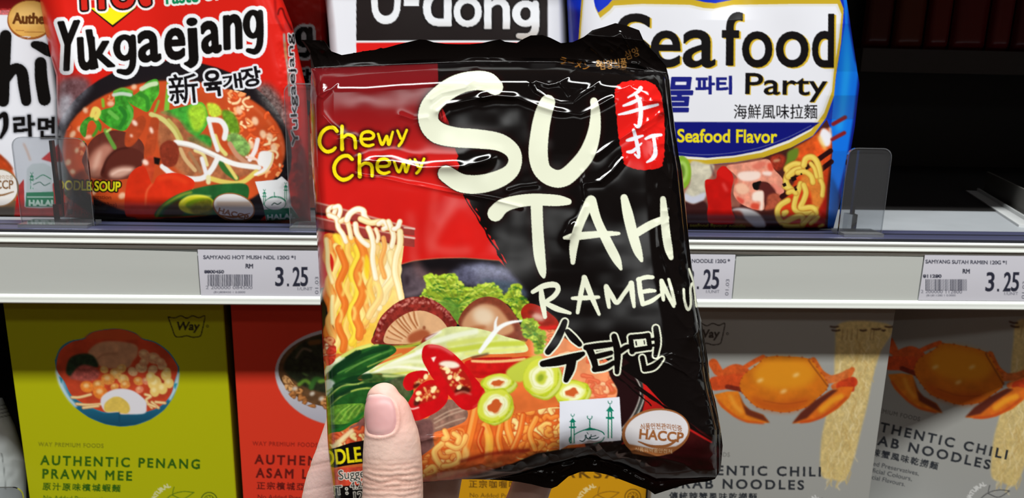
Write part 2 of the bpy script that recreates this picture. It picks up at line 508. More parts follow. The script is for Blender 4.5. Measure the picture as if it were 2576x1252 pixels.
m = MB(); bar(m, near, far, 0.011, 0.0, 0.0015); bar(m, near + nrm * 0.0045, far + nrm * 0.0045, 0.0016, 0.0015, 0.004); m.build('base_strip', white_metal, t)
m = MB(); bar(m, near + nrm * 0.010, far + nrm * 0.010, 0.0015, 0.0, 0.020); m.build('upright_panel', mat('grey_plastic', (104, 102, 98), rough=0.35), t)

# ---------------------------------------------------------------- clear plastic dividers
clear = clear_mat('clear_acrylic', (236, 238, 240), 0.28)
clear_edge = clear_mat('clear_acrylic_edge', (226, 229, 231), 1.3)
fin_m = mat('smoky_acrylic', (34, 35, 40), rough=0.25)
def rounded_rect(x0, x1, z0, z1, r, n=6):
    L = [(x1, z0), ]
    for k in range(n + 1):
        a = k / n * math.pi / 2; L.append((x1 - r + r * math.cos(a), z1 - r + r * math.sin(a)))
    for k in range(n + 1):
        a = math.pi / 2 + k / n * math.pi / 2; L.append((x0 + r + r * math.cos(a), z1 - r + r * math.sin(a)))
    L.append((x0, z0))
    return L
def divider(pxl, pxr, ytop, ybot, finx, label, yy=0.010, fin_depth=0.26, foot=(1.0, 1.0)):
    a = at_y(pxl, ybot, yy); b = at_y(pxr, ytop, yy)
    z0 = Z_LIP + 0.0012
    t = thing('shelf_divider', (float((a[0] + b[0]) / 2), yy, z0), label, 'divider', 'clear plastic dividers on the shelf lip')
    L = rounded_rect(a[0], b[0], z0, b[2], 0.006)
    m = MB(); m.ngon_prism([(x, yy, z) for x, z in L], np.array((0, 0.0012, 0))); m.build('front_plate', clear, t)
    # polished edge of the plate
    c = np.array(L); o = MB()
    ring = np.array([[(x, yy - 0.0003, z), (x, yy + 0.0015, z)] for x, z in L])
    q = ring.copy(); cx, cz = c.mean(0)
    q[..., 0] = cx + (q[..., 0] - cx) * 0.985; q[..., 2] = z0 + (q[..., 2] - z0) * 0.991
    o.grid(ring); o.grid(np.stack([ring[:, 0], q[:, 0]], 1)); o.build('plate_rim', clear_edge, t)
    m = MB(); m.box(a[0] + 0.001, b[0] - 0.0015, yy - 0.006, yy + 0.012, z0 - 0.0012, z0 + 0.0018); m.build('foot', clear_edge, t)
    fx = at_y(finx, ytop, yy)[0]
    m = MB(); m.box(fx - 0.0009, fx + 0.0009, yy + 0.0015, yy + fin_depth, z0 + 0.013, b[2] - 0.002); m.build('fin', fin_m, t)
    m = MB(); m.box(fx - 0.003, fx + 0.003, yy + 0.0013, yy + 0.008, z0 + 0.0018, z0 + 0.013); m.build('fin_clip', clear, t)
    return t

# dim packets standing on the rail at the back of the empty place
def back_packet(i, x0, x1, col, label):
    ztop = float(a_b[2])
    yb = 0.421
    A0 = at_y(x0, 60, yb)[0]; A1 = at_y(x1, 60, yb)[0]
    t = thing('noodle_packet', (float(A0 + A1) / 2, yb, ztop), label, 'noodle packet', 'dim packets at the back of the shelf')
    n = 24
    u, v = np.meshgrid(np.linspace(0, 1, n), np.linspace(0, 1, n))
    bul = qround(u / .3) * qround((1 - u) / .3) * qround(v / .1) * qround((1 - v) / .1)
    for sgn in (1,):
        m = MB()
        X = A0 + (A1 - A0) * u; Z = ztop + 0.115 * v
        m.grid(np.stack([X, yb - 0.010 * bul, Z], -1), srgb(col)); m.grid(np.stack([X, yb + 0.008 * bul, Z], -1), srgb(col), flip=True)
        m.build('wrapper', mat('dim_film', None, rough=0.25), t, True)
a_b = at_y(2150, 122, 0.425)
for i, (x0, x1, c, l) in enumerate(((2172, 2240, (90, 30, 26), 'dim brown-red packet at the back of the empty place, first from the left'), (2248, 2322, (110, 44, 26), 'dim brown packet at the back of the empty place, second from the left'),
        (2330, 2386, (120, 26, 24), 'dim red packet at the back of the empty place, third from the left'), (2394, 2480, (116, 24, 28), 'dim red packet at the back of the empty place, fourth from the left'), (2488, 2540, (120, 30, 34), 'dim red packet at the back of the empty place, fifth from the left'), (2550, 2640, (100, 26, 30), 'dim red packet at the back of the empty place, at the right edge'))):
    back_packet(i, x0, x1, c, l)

# ---------------------------------------------------------------- artwork of the hand-held packet
def Zf(ox, oy, sc): return lambda pts: [(ox + p[0] / sc, oy + p[1] / sc) + tuple(q / sc for q in p[2:]) for p in pts]
def dim(c, f): return tuple(min(255, v * f) for v in c)
def nood(A, pts, w, c, lo=None, hi=None, n=6, hia=.65):
    lo = lo or dim(c, .70); hi = hi or tuple(min(255, v * 1.12 + 18) for v in c)
    A.line(pts, w + 2.2, lo, n=n, blur=.6); A.line(pts, w, c, n=n, blur=.5)
    p = [(q[0] - w * .16, q[1] - w * .12) for q in pts]
    A.line(p, w * .38, hi, hia, blur=.8, n=n)
def curls(A, poly, cnt, w, cols, seed, rad=(9, 18), lo=None):      # a tangle of curly noodles inside a region
    R = random.Random(seed)
    xs = [p[0] for p in poly]; ys = [p[1] for p in poly]
    old = A.clip
    M = A.cover(edges_of([ccw(spline(poly, 6, True))]))
    if M is None: return
    c = np.zeros((A.h, A.w)); c[M[2]:M[2] + M[0].shape[0], M[1]:M[1] + M[0].shape[1]] = M[0]
    A.clip = c
    for _ in range(cnt):
        x, y = R.uniform(min(xs), max(xs)), R.uniform(min(ys), max(ys)); r = R.uniform(*rad); a0 = R.uniform(0, 6.3); sw = R.choice((-1, 1)) * R.uniform(2.4, 5.2)
        P = []
        for k in range(7):
            a = a0 + sw * k / 6; P.append((x + r * math.cos(a) + k * R.uniform(-1, 1.6), y + r * .75 * math.sin(a) + k * R.uniform(-1.2, 1.2)))
        nood(A, P, w * R.uniform(.8, 1.2), R.choice(cols), lo, n=3)
    A.clip = old
def leafy(A, cx, cy, pts, col, seed, lite=(226, 236, 96), dark=(40, 95, 30), cnt=60, r=(5, 11)):   # ruffled kale
    R = random.Random(seed)
    A.poly(pts, dim(col, .75), smooth=True, mott=.3, msc=9, seed=seed)
    P = spline(pts, 8, True)
    for q in P[::2]:
        A.ell(q[0] + R.uniform(-2, 2), q[1] + R.uniform(-2, 2), R.uniform(3, 7), R.uniform(3, 6), dim(col, R.uniform(.9, 1.15)), blur=.5)
    for _ in range(cnt):
        q = P[R.randrange(len(P))]; t = R.random() ** .5
        x, y = cx + (q[0] - cx) * t, cy + (q[1] - cy) * t; s = R.uniform(*r)
        A.line([(x - s, y + R.uniform(-3, 3)), (x, y - s * .5), (x + s, y + R.uniform(-3, 3))], R.uniform(1.5, 4), R.choice((lite, col, dark, lite)), .8, blur=.7, n=3)
    for q in P[::9]:
        A.line([(cx, cy), ((cx + q[0]) / 2 + R.uniform(-3, 3), (cy + q[1]) / 2), tuple(q)], (1.6), dim(dark, 1.3), .6, blur=.7, n=3)
def minaret(A, x, y, h, col, k=1.0):           # small tower with a crescent, x = axis, y = foot
    w = 9 * k
    A.rect(x - w * .55, y - h * .55, x + w * .55, y, col); A.rect(x - w * .25, y - h * .5, x + w * .25, y, (238, 240, 240))
    A.rect(x - w, y - h * .57, x + w, y - h * .52, col)
    A.rect(x - w * .55, y - h * .72, x + w * .55, y - h * .57, col); A.rect(x - w * .15, y - h * .70, x + w * .15, y - h * .57, (238, 240, 240))
    A.poly([(x - w, y - h * .72), (x, y - h * .86), (x + w, y - h * .72)], col)
    A.line([(x, y - h * .86), (x, y - h * .92)], 1.4 * k, col, n=1)
    t = np.linspace(math.radians(-20), math.radians(200), 12)
    A.line([(x + 4.2 * k * math.cos(a), y - h * .97 + 4.2 * k * math.sin(a)) for a in t], 1.5 * k, col, n=1)

HALAL = [[(626, 938, 4), (612, 946, 6), (590, 948, 5), (578, 940, 4), (600, 934, 4), (612, 930, 4)], [(588, 926, 4), (582, 946, 5), (566, 944, 5), (560, 926, 4)], [(556, 930, 4), (556, 948, 5), (544, 960, 5), (528, 956, 4)], [(572, 924, 3), (566, 914, 3)]]
CREAM = (233, 236, 212)
def art_held():
    A = Art(740, 40, 1840, 1345, 1.0, (13, 10, 10))
    z0 = Zf(740, 0, 3.13); z1 = Zf(760, 480, 3.13); z2 = Zf(760, 840, 3.038); z3 = Zf(1200, 640, 2.045); z4 = Zf(760, 80, 2.981); z5 = Zf(1240, 40, 2.087)
    # red panel
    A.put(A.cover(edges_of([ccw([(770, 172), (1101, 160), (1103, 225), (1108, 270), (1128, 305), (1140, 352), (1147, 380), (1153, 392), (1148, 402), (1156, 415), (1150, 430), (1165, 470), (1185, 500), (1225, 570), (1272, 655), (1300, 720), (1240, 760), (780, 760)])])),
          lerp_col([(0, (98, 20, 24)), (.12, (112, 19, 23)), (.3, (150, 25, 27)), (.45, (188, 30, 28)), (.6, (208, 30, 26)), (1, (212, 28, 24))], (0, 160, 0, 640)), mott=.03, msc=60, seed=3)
    A.line([(1104, 262), (1116, 285), (1120, 305), (1106, 282), (1104, 262)], 6, (200, 36, 36), n=2); A.line([(1108, 270), (1114, 300)], 2.0, (60, 10, 12))
    # brushed black edge of the panel
    for k, (a, b, w) in enumerate([((1165, 490), (1292, 700), 5), ((1176, 492), (1240, 600), 12), ((1190, 496), (1262, 625), 8), ((1232, 600), (1330, 760), 6), ((1205, 500), (1290, 650), 14), ((1250, 610), (1300, 700), 9)]):
        R = random.Random(k); n = 12
        A.line([(a[0] + (b[0] - a[0]) * i / n + R.uniform(-3, 3), a[1] + (b[1] - a[1]) * i / n, w * R.uniform(.3, 1.1)) for i in range(n + 1)], 1, (14, 10, 10), n=2)
    A.poly([(1205, 495), (1230, 560), (1290, 650), (1420, 640), (1420, 480)], (13, 10, 10))
    # bowl
    bowl = [(780, 760), (800, 728), (815, 722), (830, 740), (1000, 668), (1040, 656), (1100, 650), (1170, 648), (1255, 655), (1290, 690), (1340, 770), (1420, 860), (1500, 900), (1600, 960), (1640, 985), (1600, 1080), (1530, 1150), (780, 1150)]
    A.poly(bowl, (20, 17, 20))
    A.poly([(1128, 690), (1160, 668), (1220, 660), (1275, 672), (1300, 700), (1330, 745), (1230, 730), (1160, 715)], (92, 92, 116), .9, blur=7, mott=.3, msc=10, seed=5)
    A.poly([(1160, 672), (1220, 664), (1270, 676), (1285, 700), (1200, 688)], (120, 122, 148), .8, blur=5, mott=.25, msc=6, seed=8)
    A.poly([(1210, 700), (1300, 710), (1330, 745), (1240, 735)], (62, 80, 96), .8, blur=5, mott=.3, msc=7, seed=6)
    A.poly([(1010, 672), (1060, 668), (1085, 700), (1070, 740), (1030, 752), (1010, 740)], (98, 82, 90), .85, blur=8, mott=.2, msc=14, seed=7)
    A.line([(1014, 744), (1050, 735), (1078, 715)], 5, (128, 112, 118), .7, blur=4)
    A.ell(1024, 705, 6, 14, (40, 30, 36), .8, blur=4)
    A.line([(1007, 664), (1060, 653), (1150, 648), (1262, 656)], 2.2, (178, 120, 84), .8, blur=.8)
    for P, w, a in ([[(1032, 540), (1040, 600), (1038, 650)], 18, .25], [[(1145, 500), (1125, 540), (1100, 580), (1090, 620), (1130, 632), (1180, 630)], 16, .38], [[(1095, 480), (1088, 540), (1076, 600), (1085, 640)], 14, .28], [[(1045, 650), (1060, 690), (1120, 690)], 14, .25]):
        A.line(P, w, (236, 150, 140), a, blur=9)
    # broth and noodle field inside the bowl
    A.poly([(812, 905), (806, 850), (822, 815), (900, 880), (1200, 860), (1330, 820), (1420, 850), (1500, 900), (1570, 945), (1600, 985), (1575, 1060), (1530, 1120), (1420, 1140), (1240, 1150), (1060, 1215), (780, 1250), (800, 1000)], (226, 112, 52), mott=.16, msc=40, seed=11)
    A.poly([(806, 850), (826, 812), (842, 830), (840, 870), (812, 880)], (150, 26, 30), blur=2)
    A.poly([(1330, 770), (1395, 800), (1420, 850), (1480, 890), (1560, 940), (1500, 1000), (1420, 1000), (1340, 900)], (240, 150, 100), blur=5, mott=.12, msc=26, seed=12)
    curls(A, [(1330, 780), (1400, 830), (1420, 860), (1380, 880), (1330, 850)], 14, 6, [(240, 170, 110), (230, 120, 70), (246, 196, 150)], 4, (8, 14))
    curls(A, [(1400, 890), (1500, 890), (1590, 965), (1590, 1010), (1480, 1010), (1400, 960)], 26, 8, [(243, 160, 110), (238, 140, 90), (246, 178, 130), (226, 104, 66)], 6, (10, 22), (214, 96, 62))
    # lifted noodles
    reg = z1([(168, 370), (195, 335), (300, 330), (400, 345), (600, 330), (790, 330), (795, 480), (775, 640), (790, 760), (800, 860), (700, 920), (620, 1010), (560, 1130), (540, 1252), (270, 1252), (255, 1080), (225, 1000), (235, 820), (200, 640), (180, 500)])
    A.poly(reg, lerp_col([(0, (236, 132, 52)), (.35, (246, 178, 66)), (.62, (248, 200, 74)), (1, (250, 224, 150))], (815, 0, 1015, 0)), smooth=True, mott=.08, msc=14, seed=13)
    R = random.Random(21)
    cols = [(243, 150, 70), (236, 128, 46), (250, 196, 96), (246, 170, 84), (252, 216, 128), (232, 118, 40), (249, 206, 60)]
    for i in range(26):
        t = (i * 7 % 26) / 25; x0 = 826 + 172 * t; ph = R.uniform(0, 6.3); top = 590 + R.uniform(0, 50); bot = 880 - 128 * max(0, t - .3) / .7
        P = []
        for k in range(12):
            y = top + (bot - top) * k / 11
            P.append((x0 + (834 + 108 * t - x0) * (k / 11) ** 2 * .5 + 8.5 * math.sin(ph + y / 15.5), y))
        c = cols[R.randrange(7)] if t < .72 else R.choice([(250, 224, 160), (248, 206, 130), (252, 234, 186)])
        nood(A, P, R.uniform(12, 18), c, dim(c, .88), n=5, hia=.45)
    for q in z1([(230, 540), (320, 770), (300, 980), (390, 770), (480, 570), (450, 690), (560, 690), (600, 780), (405, 960), (505, 830), (310, 400)]):
        A.line([(q[0], q[1] - 14), (q[0] + 4, q[1]), (q[0], q[1] + 16)], 7, (252, 226, 120), .75, blur=2)
    A.poly(z1([(222, 490), (250, 560), (235, 640), (215, 560)]), (205, 36, 26), smooth=True, blur=.6)
    A.poly(z1([(500, 500), (530, 560), (520, 700), (490, 640)]), (250, 214, 40), .9, smooth=True, blur=2)
    # chopsticks
    for P in ([(86, 88), (220, 118), (885, 298), (885, 352), (780, 340), (210, 190), (92, 175)], [(92, 205), (250, 240), (885, 372), (885, 442), (780, 430), (250, 325), (100, 300)]):
        q = z1(P); A.poly(q, (156, 58, 52), mott=.08, msc=8, seed=2)
        A.line([q[5], q[6]], 5, (38, 10, 12), blur=1.5, n=1); A.line([q[4], q[5]], 3, (84, 24, 22), .8, blur=1.5, n=1)
        A.line([q[0], q[1], q[2]], 4.5, (216, 156, 140), .9, blur=1.2, n=2); A.line([(q[2][0] - 26, q[2][1] - 3), q[2]], 3, (250, 226, 210), n=1, blur=.6)
    # loops over the sticks
    pale = (250, 236, 206)
    for P, w, c in [([(215, 200), (205, 150), (240, 125), (262, 140), (245, 190)], 30, pale), ([(250, 130), (290, 120), (300, 160), (285, 210)], 30, (252, 242, 220)),
                    ([(210, 190), (270, 220), (285, 290), (320, 340), (345, 400)], 34, pale), ([(300, 240), (345, 225), (370, 290), (385, 370)], 32, (250, 228, 180)),
                    ([(350, 230), (375, 180), (430, 145), (480, 155), (490, 200), (520, 240)], 42, (252, 242, 218)), ([(420, 260), (430, 330), (470, 390), (520, 430)], 38, pale),
                    ([(460, 220), (540, 250), (620, 245), (680, 290)], 40, (250, 226, 168)), ([(520, 290), (545, 350), (560, 430), (555, 540), (580, 690)], 38, (252, 238, 200)),
                    ([(600, 260), (640, 240), (670, 280), (640, 300)], 34, pale), ([(680, 240), (700, 290), (720, 360), (705, 440)], 36, (252, 238, 200)),
                    ([(770, 240), (750, 290), (720, 300)], 34, (253, 244, 224)), ([(770, 320), (770, 420), (740, 520), (730, 640), (760, 760), (780, 850)], 44, (252, 232, 178)),
                    ([(580, 300), (600, 360), (590, 400)], 26, (251, 230, 190)), ([(640, 370), (650, 450), (620, 560), (650, 680)], 30, (243, 164, 84)), ([(190, 380), (200, 480), (205, 600), (240, 720)], 30, (250, 216, 150)), ([(240, 830), (235, 930), (240, 1040)], 28, (251, 222, 150))]:
        nood(A, z1(P), w / 3.13, c, (232, 176, 96))
    # kale
    leafy(A, 1150, 770, z1([(975, 690), (1010, 665), (1100, 670), (1190, 665), (1240, 720), (1300, 770), (1420, 745), (1500, 740), (1560, 790), (1560, 860), (1420, 850), (1300, 900), (1250, 1030), (1180, 1000), (1100, 900), (980, 850), (940, 830), (1000, 740)]), (178, 206, 56), 3, cnt=170)
    A.poly(z1([(1090, 880), (1150, 860), (1230, 900), (1250, 1020), (1200, 1020)]), (92, 138, 50), .8, smooth=True, blur=3, mott=.2, msc=8)
    leafy(A, 1300, 760, z3([(140, 230), (170, 190), (190, 160), (225, 165), (210, 200), (255, 245), (230, 330), (200, 300), (170, 250)]), (165, 190, 45), 5, cnt=40, r=(3, 7))
    # tomato at the right
    A.poly(z3([(225, 300), (255, 255), (310, 260), (380, 305), (420, 350), (405, 385), (330, 380), (260, 360)]), (160, 36, 22), smooth=True, mott=.15, msc=14, seed=4)
    A.line(z3([(260, 350), (330, 378), (405, 372)]), 9, (214, 34, 26), blur=2); A.ell(1354, 797, 17, 9, (226, 186, 168), .9, -20, blur=4); A.ell(1335, 785, 9, 6, (120, 30, 18), .8, blur=3)
    # mushrooms
    cap = z1([(562, 1205), (575, 1110), (615, 1000), (690, 920), (770, 865), (860, 835), (960, 838), (1050, 868), (1125, 920), (1185, 990), (1218, 1055), (1140, 1110), (1000, 1180), (860, 1215)])
    A.poly(cap, (138, 44, 36), smooth=True, mott=.35, msc=9, seed=31)
    R = random.Random(8)
    for P in (z1([(600, 1120), (640, 1010), (730, 920), (850, 870), (960, 870), (1060, 900), (1140, 970), (1190, 1045)]), z1([(580, 1180), (610, 1050), (690, 950), (800, 880), (900, 850), (1010, 865), (1110, 930), (1175, 1010)])):
        for q in spline(P, 11):
            A.ell(q[0] + R.uniform(-5, 5), q[1] + R.uniform(-5, 5), R.uniform(2, 5), R.uniform(1.5, 3.5), R.choice([(196, 104, 92), (96, 18, 20), (214, 136, 122), (120, 28, 26)]), .8, R.uniform(0, 180), blur=.8)
    gill = z1([(650, 1195), (655, 1120), (700, 1050), (775, 990), (860, 950), (960, 945), (1060, 985), (1120, 1040), (1140, 1095), (1040, 1120), (960, 1150), (920, 1195), (780, 1205)])
    A.poly(gill, (222, 172, 126), smooth=True, mott=.08, msc=20, seed=9)
    for a, b in [((700, 1060), (820, 1150)), ((740, 1020), (840, 1120)), ((790, 985), (860, 1090)), ((835, 960), (900, 1080)), ((880, 950), (910, 1060)), ((680, 1100), (790, 1160)), ((665, 1150), (780, 1180)), ((760, 1000), (850, 1105))]:
        A.line(z1([a, ((a[0] + b[0]) / 2 - 8, (a[1] + b[1]) / 2), b]), 3.2, (150, 76, 34), .85, blur=1.1); A.line(z1([(a[0] + 14, a[1]), (b[0] + 12, b[1])]), 2.6, (246, 208, 164), .8, blur=1, n=1)
    A.poly(z1([(830, 1150), (880, 1110), (960, 1090), (1010, 1130), (930, 1180), (850, 1200)]), (160, 70, 38), .85, smooth=True, blur=3)
    A.ell(1067, 824, 4, 5, (140, 70, 40), .8, blur=1)
    A.poly([(1155, 818), (1160, 790), (1182, 764), (1207, 749), (1235, 746), (1264, 757), (1293, 787), (1313, 826), (1327, 856), (1280, 862), (1200, 840)], (132, 62, 42), smooth=True, mott=.15, msc=10, seed=41)
    A.poly([(1162, 822), (1170, 796), (1190, 776), (1218, 764), (1250, 772), (1275, 800), (1292, 832), (1240, 850), (1190, 838)], (206, 150, 108), smooth=True, blur=3)
    A.ell(1216, 795, 28, 22, (238, 216, 186), .9, -20, blur=7); A.ell(1200, 826, 24, 7, (170, 92, 50), .7, 10, blur=3)
    # leek whites and greens
    A.poly(z2([(455, 310), (600, 230), (760, 170), (900, 80), (1000, 20), (1100, -50), (1250, -55), (1400, -30), (1560, 20), (1690, 60), (1720, 130), (1560, 150), (1300, 170), (1000, 300), (800, 340), (640, 330), (600, 300)]), (224, 230, 160), smooth=True, mott=.1, msc=16, seed=51)
    for P, w, c in [([(470, 308), (700, 250), (950, 270)], 7, (252, 252, 240)), ([(560, 270), (760, 190), (940, 120)], 12, (250, 251, 236)), ([(640, 250), (800, 210), (930, 210)], 9, (240, 244, 205)), ([(1090, 130), (1250, 110), (1450, 80), (1690, 70)], 13, (196, 208, 62)), ([(1000, 60), (1180, 10), (1330, -20)], 13, (246, 250, 224)), ([(1120, 80), (1300, 50), (1480, 30)], 12, (214, 222, 110)), ([(950, 40), (1010, 5), (1060, -20)], 6, (250, 250, 240)), ([(1250, 150), (1450, 130), (1700, 110)], 8, (230, 234, 130)), ([(700, 100), (820, 90), (900, 70)], 8, (178, 196, 60)), ([(640, 320), (760, 300), (880, 290)], 5, (210, 214, 60)), ([(520, 290), (690, 200), (860, 130)], 3, (206, 214, 50)), ([(1300, 180), (1420, 150)], 5, (90, 70, 50))]:
        A.line(z2(P), w, c, .9, blur=2)
    A.line(z3([(15, 500, 18), (60, 440, 26), (110, 380, 22), (170, 350, 16), (255, 338, 6)]), 1, (250, 252, 250), blur=1.2); A.line(z3([(95, 385, 18), (95, 350, 12), (105, 320, 5)]), 1, (246, 248, 248), blur=1.4)
    leafy(A, 1345, 840, z3([(235, 355), (270, 335), (305, 350), (320, 400), (345, 410), (340, 490), (310, 500), (290, 440), (250, 420)]), (150, 180, 50), 9, cnt=46, r=(3, 7))
    # bok choy
    A.poly(z2([(165, 330), (185, 250), (300, 170), (420, 110), (560, 80), (680, 85), (720, 130), (640, 190), (540, 260), (420, 340), (560, 370), (700, 320), (820, 320), (850, 400), (830, 500), (700, 580), (470, 560), (470, 650), (380, 690), (300, 740), (190, 755)]), (34, 88, 34), smooth=True, mott=.3, msc=18, seed=61)
    A.poly(z2([(165, 345), (215, 345), (250, 380), (200, 460), (172, 470)]), (206, 220, 206), smooth=True, blur=2)
    for P, w, c, a in [([(170, 310), (210, 240), (310, 170), (420, 115), (520, 85)], 9, (214, 222, 110), 1), ([(190, 300), (240, 230), (320, 185)], 7, (226, 234, 190), .9), ([(230, 330), (330, 240), (450, 170), (650, 110)], 7, (16, 52, 26), .8), ([(250, 330), (400, 300), (520, 250), (660, 160)], 8, (26, 70, 30), .8), ([(270, 300), (400, 240), (560, 170), (690, 120)], 4, (84, 140, 60), .9), ([(330, 290), (450, 220), (600, 150)], 3, (110, 160, 70), .8), ([(240, 420), (380, 370), (560, 350)], 5, (14, 46, 24), .9), ([(190, 440), (300, 380), (420, 390), (500, 360)], 4, (120, 160, 70), .8), ([(190, 560), (300, 470), (430, 420), (560, 410)], 5, (190, 206, 90), .9), ([(230, 480), (340, 420), (480, 390)], 9, (20, 60, 28), .9), ([(430, 380), (520, 345), (640, 330)], 4, (190, 206, 96), .8)]:
        A.line(z2(P), w, c, a, blur=1.3)
    A.poly(z2([(455, 315), (560, 300), (720, 310), (800, 330), (780, 420), (640, 430), (500, 400)]), (44, 84, 36), .9, smooth=True, blur=2, mott=.35, msc=8, seed=68); A.line(z2([(620, 318), (720, 322), (800, 310)]), 6, (226, 230, 150), .9, blur=1.5)
    for P, w, c in [([(175, 330), (230, 300), (330, 210), (430, 140)], 16, (12, 44, 24)), ([(300, 260), (430, 180), (560, 120), (660, 100)], 10, (18, 58, 28)), ([(170, 315), (200, 250), (290, 180)], 7, (244, 246, 214)), ([(420, 118), (500, 92), (580, 82)], 4, (236, 238, 120)), ([(250, 400), (380, 340), (520, 320)], 12, (14, 50, 26)), ([(300, 460), (420, 400), (600, 380), (700, 360)], 8, (16, 54, 28)), ([(200, 480), (300, 400), (430, 380)], 3, (206, 220, 110)), ([(500, 250), (640, 190), (760, 150)], 3, (190, 210, 90)), ([(200, 545), (280, 470), (360, 440)], 8, (16, 48, 26))]: A.line(z2(P), w, c, .8, blur=1.4)
    A.poly(z2([(190, 600), (250, 545), (400, 530), (480, 540), (470, 630), (360, 680), (250, 690), (190, 680)]), (98, 148, 46), .95, smooth=True, mott=.35, msc=8, seed=66)
    for i in range(9): A.line(z2([(210 + i * 28, 680 - i * 6), (270 + i * 25, 600 - i * 4), (350 + i * 16, 545)]), 2, (180, 206, 90) if i % 2 else (60, 110, 36), .7, blur=.9)
    A.line(z2([(195, 745), (300, 725), (400, 660), (470, 600)]), 8, (30, 110, 40), .9, blur=2)
    A.poly(z2([(640, 410), (700, 340), (800, 330), (830, 440), (760, 500), (690, 480)]), (74, 84, 50), .9, smooth=True, blur=2, mott=.3, msc=8, seed=67)
    # meat
    A.poly(z2([(360, 720), (420, 680), (480, 640), (480, 800), (400, 800)]), (150, 92, 84), smooth=True, mott=.2, msc=9)
    A.poly(z2([(860, 660), (960, 640), (1040, 540), (1140, 500), (1255, 570), (1250, 660), (1120, 720), (1000, 760), (1010, 860), (960, 920), (900, 960), (880, 800)]), (146, 108, 92), smooth=True, mott=.25, msc=12, seed=71)
    A.poly(z2([(870, 690), (960, 650), (1000, 690), (1000, 830), (960, 900), (905, 930)]), (112, 74, 72), .9, smooth=True, blur=2, mott=.2, msc=10)
    for P in ([(1010, 680), (1120, 620), (1240, 580)], [(1010, 650), (1120, 590), (1220, 560)], [(1020, 720), (1140, 670), (1245, 640)]): A.line(z2(P), 3, (206, 176, 150), .8, blur=1)
    # broth noodles, flat carrots, curls
    z2p = z2
    A.poly(z2p([(900, 940), (1010, 860), (1060, 760), (1200, 700), (1360, 680), (1560, 640), (1700, 640), (1900, 560), (2050, 520), (2060, 900), (1800, 960), (1400, 1040), (1150, 1110), (920, 1130)]), (228, 104, 40), mott=.2, msc=24, seed=81)
    curls(A, z2p([(920, 960), (1010, 880), (1060, 770), (1180, 720), (1240, 740), (1240, 980), (1120, 1060), (930, 1110)]), 44, 10, [(246, 178, 92), (240, 146, 66), (250, 200, 128), (232, 122, 50)], 33, (9, 17), (190, 66, 24))
    curls(A, z2p([(1500, 640), (1700, 600), (1980, 560), (2060, 700), (2060, 960), (1700, 960), (1600, 900)]), 60, 11, [(246, 150, 62), (240, 128, 48), (250, 184, 96), (248, 204, 130)], 35, (10, 20), (186, 64, 22))
    for P, w, c in [([(1330, 560), (1300, 700), (1260, 860), (1230, 970)], 62, (244, 128, 46)), ([(1400, 700), (1430, 800), (1420, 950)], 64, (246, 150, 56)), ([(1520, 690), (1500, 800), (1520, 900)], 46, (238, 120, 40)), ([(1600, 560), (1570, 700), (1620, 860)], 52, (246, 138, 52)), ([(1690, 620), (1660, 760), (1600, 900)], 40, (236, 110, 40)), ([(1380, 720), (1350, 820), (1380, 900)], 26, (214, 70, 26)), ([(1790, 640), (1740, 760), (1780, 880)], 40, (246, 150, 60))]:
        nood(A, z2p(P), w / 3.038, c, (188, 62, 22), (250, 190, 100))
    for P, w in [([(1075, 830), (1010, 900), (1040, 980), (1080, 1020)], 44), ([(1110, 900), (1180, 890), (1200, 960), (1150, 1000), (1080, 1010)], 40), ([(1110, 840), (1180, 870), (1230, 830), (1250, 780)], 40), ([(1160, 760), (1200, 790), (1190, 830)], 40), ([(1090, 740), (1110, 790), (1080, 800)], 40), ([(940, 1050), (1000, 1010), (1020, 1060), (960, 1080)], 36)]:
        nood(A, z2p(P), w / 3.038, (249, 184, 96), (200, 86, 32))
    A.line(z2p([(1250, 880), (1260, 920), (1240, 960)]), 12, (250, 208, 120), .8, blur=3); A.line(z2p([(1420, 780), (1440, 880)]), 13, (250, 190, 70), .8, blur=4)
    curls(A, z2p([(200, 770), (330, 740), (470, 700), (470, 860), (250, 880)]), 26, 9, [(246, 160, 84), (250, 210, 140), (226, 92, 48)], 41, (10, 18), (176, 44, 24)); A.line(z2p([(240, 860), (320, 790), (380, 740)]), 12, (250, 226, 170), blur=1.5)
    curls(A, z2p([(160, 40), (250, 40), (250, 200), (170, 230)]), 14, 8, [(250, 214, 170), (240, 150, 96), (214, 60, 40)], 42, (7, 12), (176, 40, 26))
    # chilli rings and strip
    A.poly(z2([(1240, 220), (1340, 185), (1480, 180), (1600, 180), (1720, 170), (1800, 190), (1740, 260), (1560, 300), (1400, 335), (1300, 320)]), (206, 26, 24), smooth=True, mott=.1, msc=14, seed=91)
    A.line(z2([(1300, 205), (1420, 210), (1560, 205), (1700, 190)]), 7, (246, 196, 130), .95, blur=1.2); A.line(z2([(1300, 190), (1450, 182), (1600, 182)]), 3, (160, 16, 16), .9, blur=.8)
    A.line(z2([(1300, 290), (1450, 300), (1640, 265)]), 5, (150, 12, 14), .6, blur=3)
    def chilli(pts, hole, seeds, dark, seed):
        A.poly(z2(pts), (204, 16, 22), smooth=True, mott=.06, msc=12, seed=4)
        A.poly(z2(hole), (176, 30, 22), smooth=True, blur=1); R = random.Random(seed)
        hx = [q[0] for q in hole]; hy = [q[1] for q in hole]; c0 = (sum(hx) / len(hx), sum(hy) / len(hy))
        for i in range(46):
            q = hole[R.randrange(len(hole))]; t = R.random() * .85
            x, y = z2([(c0[0] + (q[0] - c0[0]) * t, c0[1] + (q[1] - c0[1]) * t)])[0]
            A.ell(x, y, R.uniform(2, 5), R.uniform(1.5, 4), R.choice([(236, 176, 96), (222, 120, 60), (246, 206, 140), (200, 70, 40), (226, 150, 84)]), .85, R.uniform(0, 180), blur=.8)
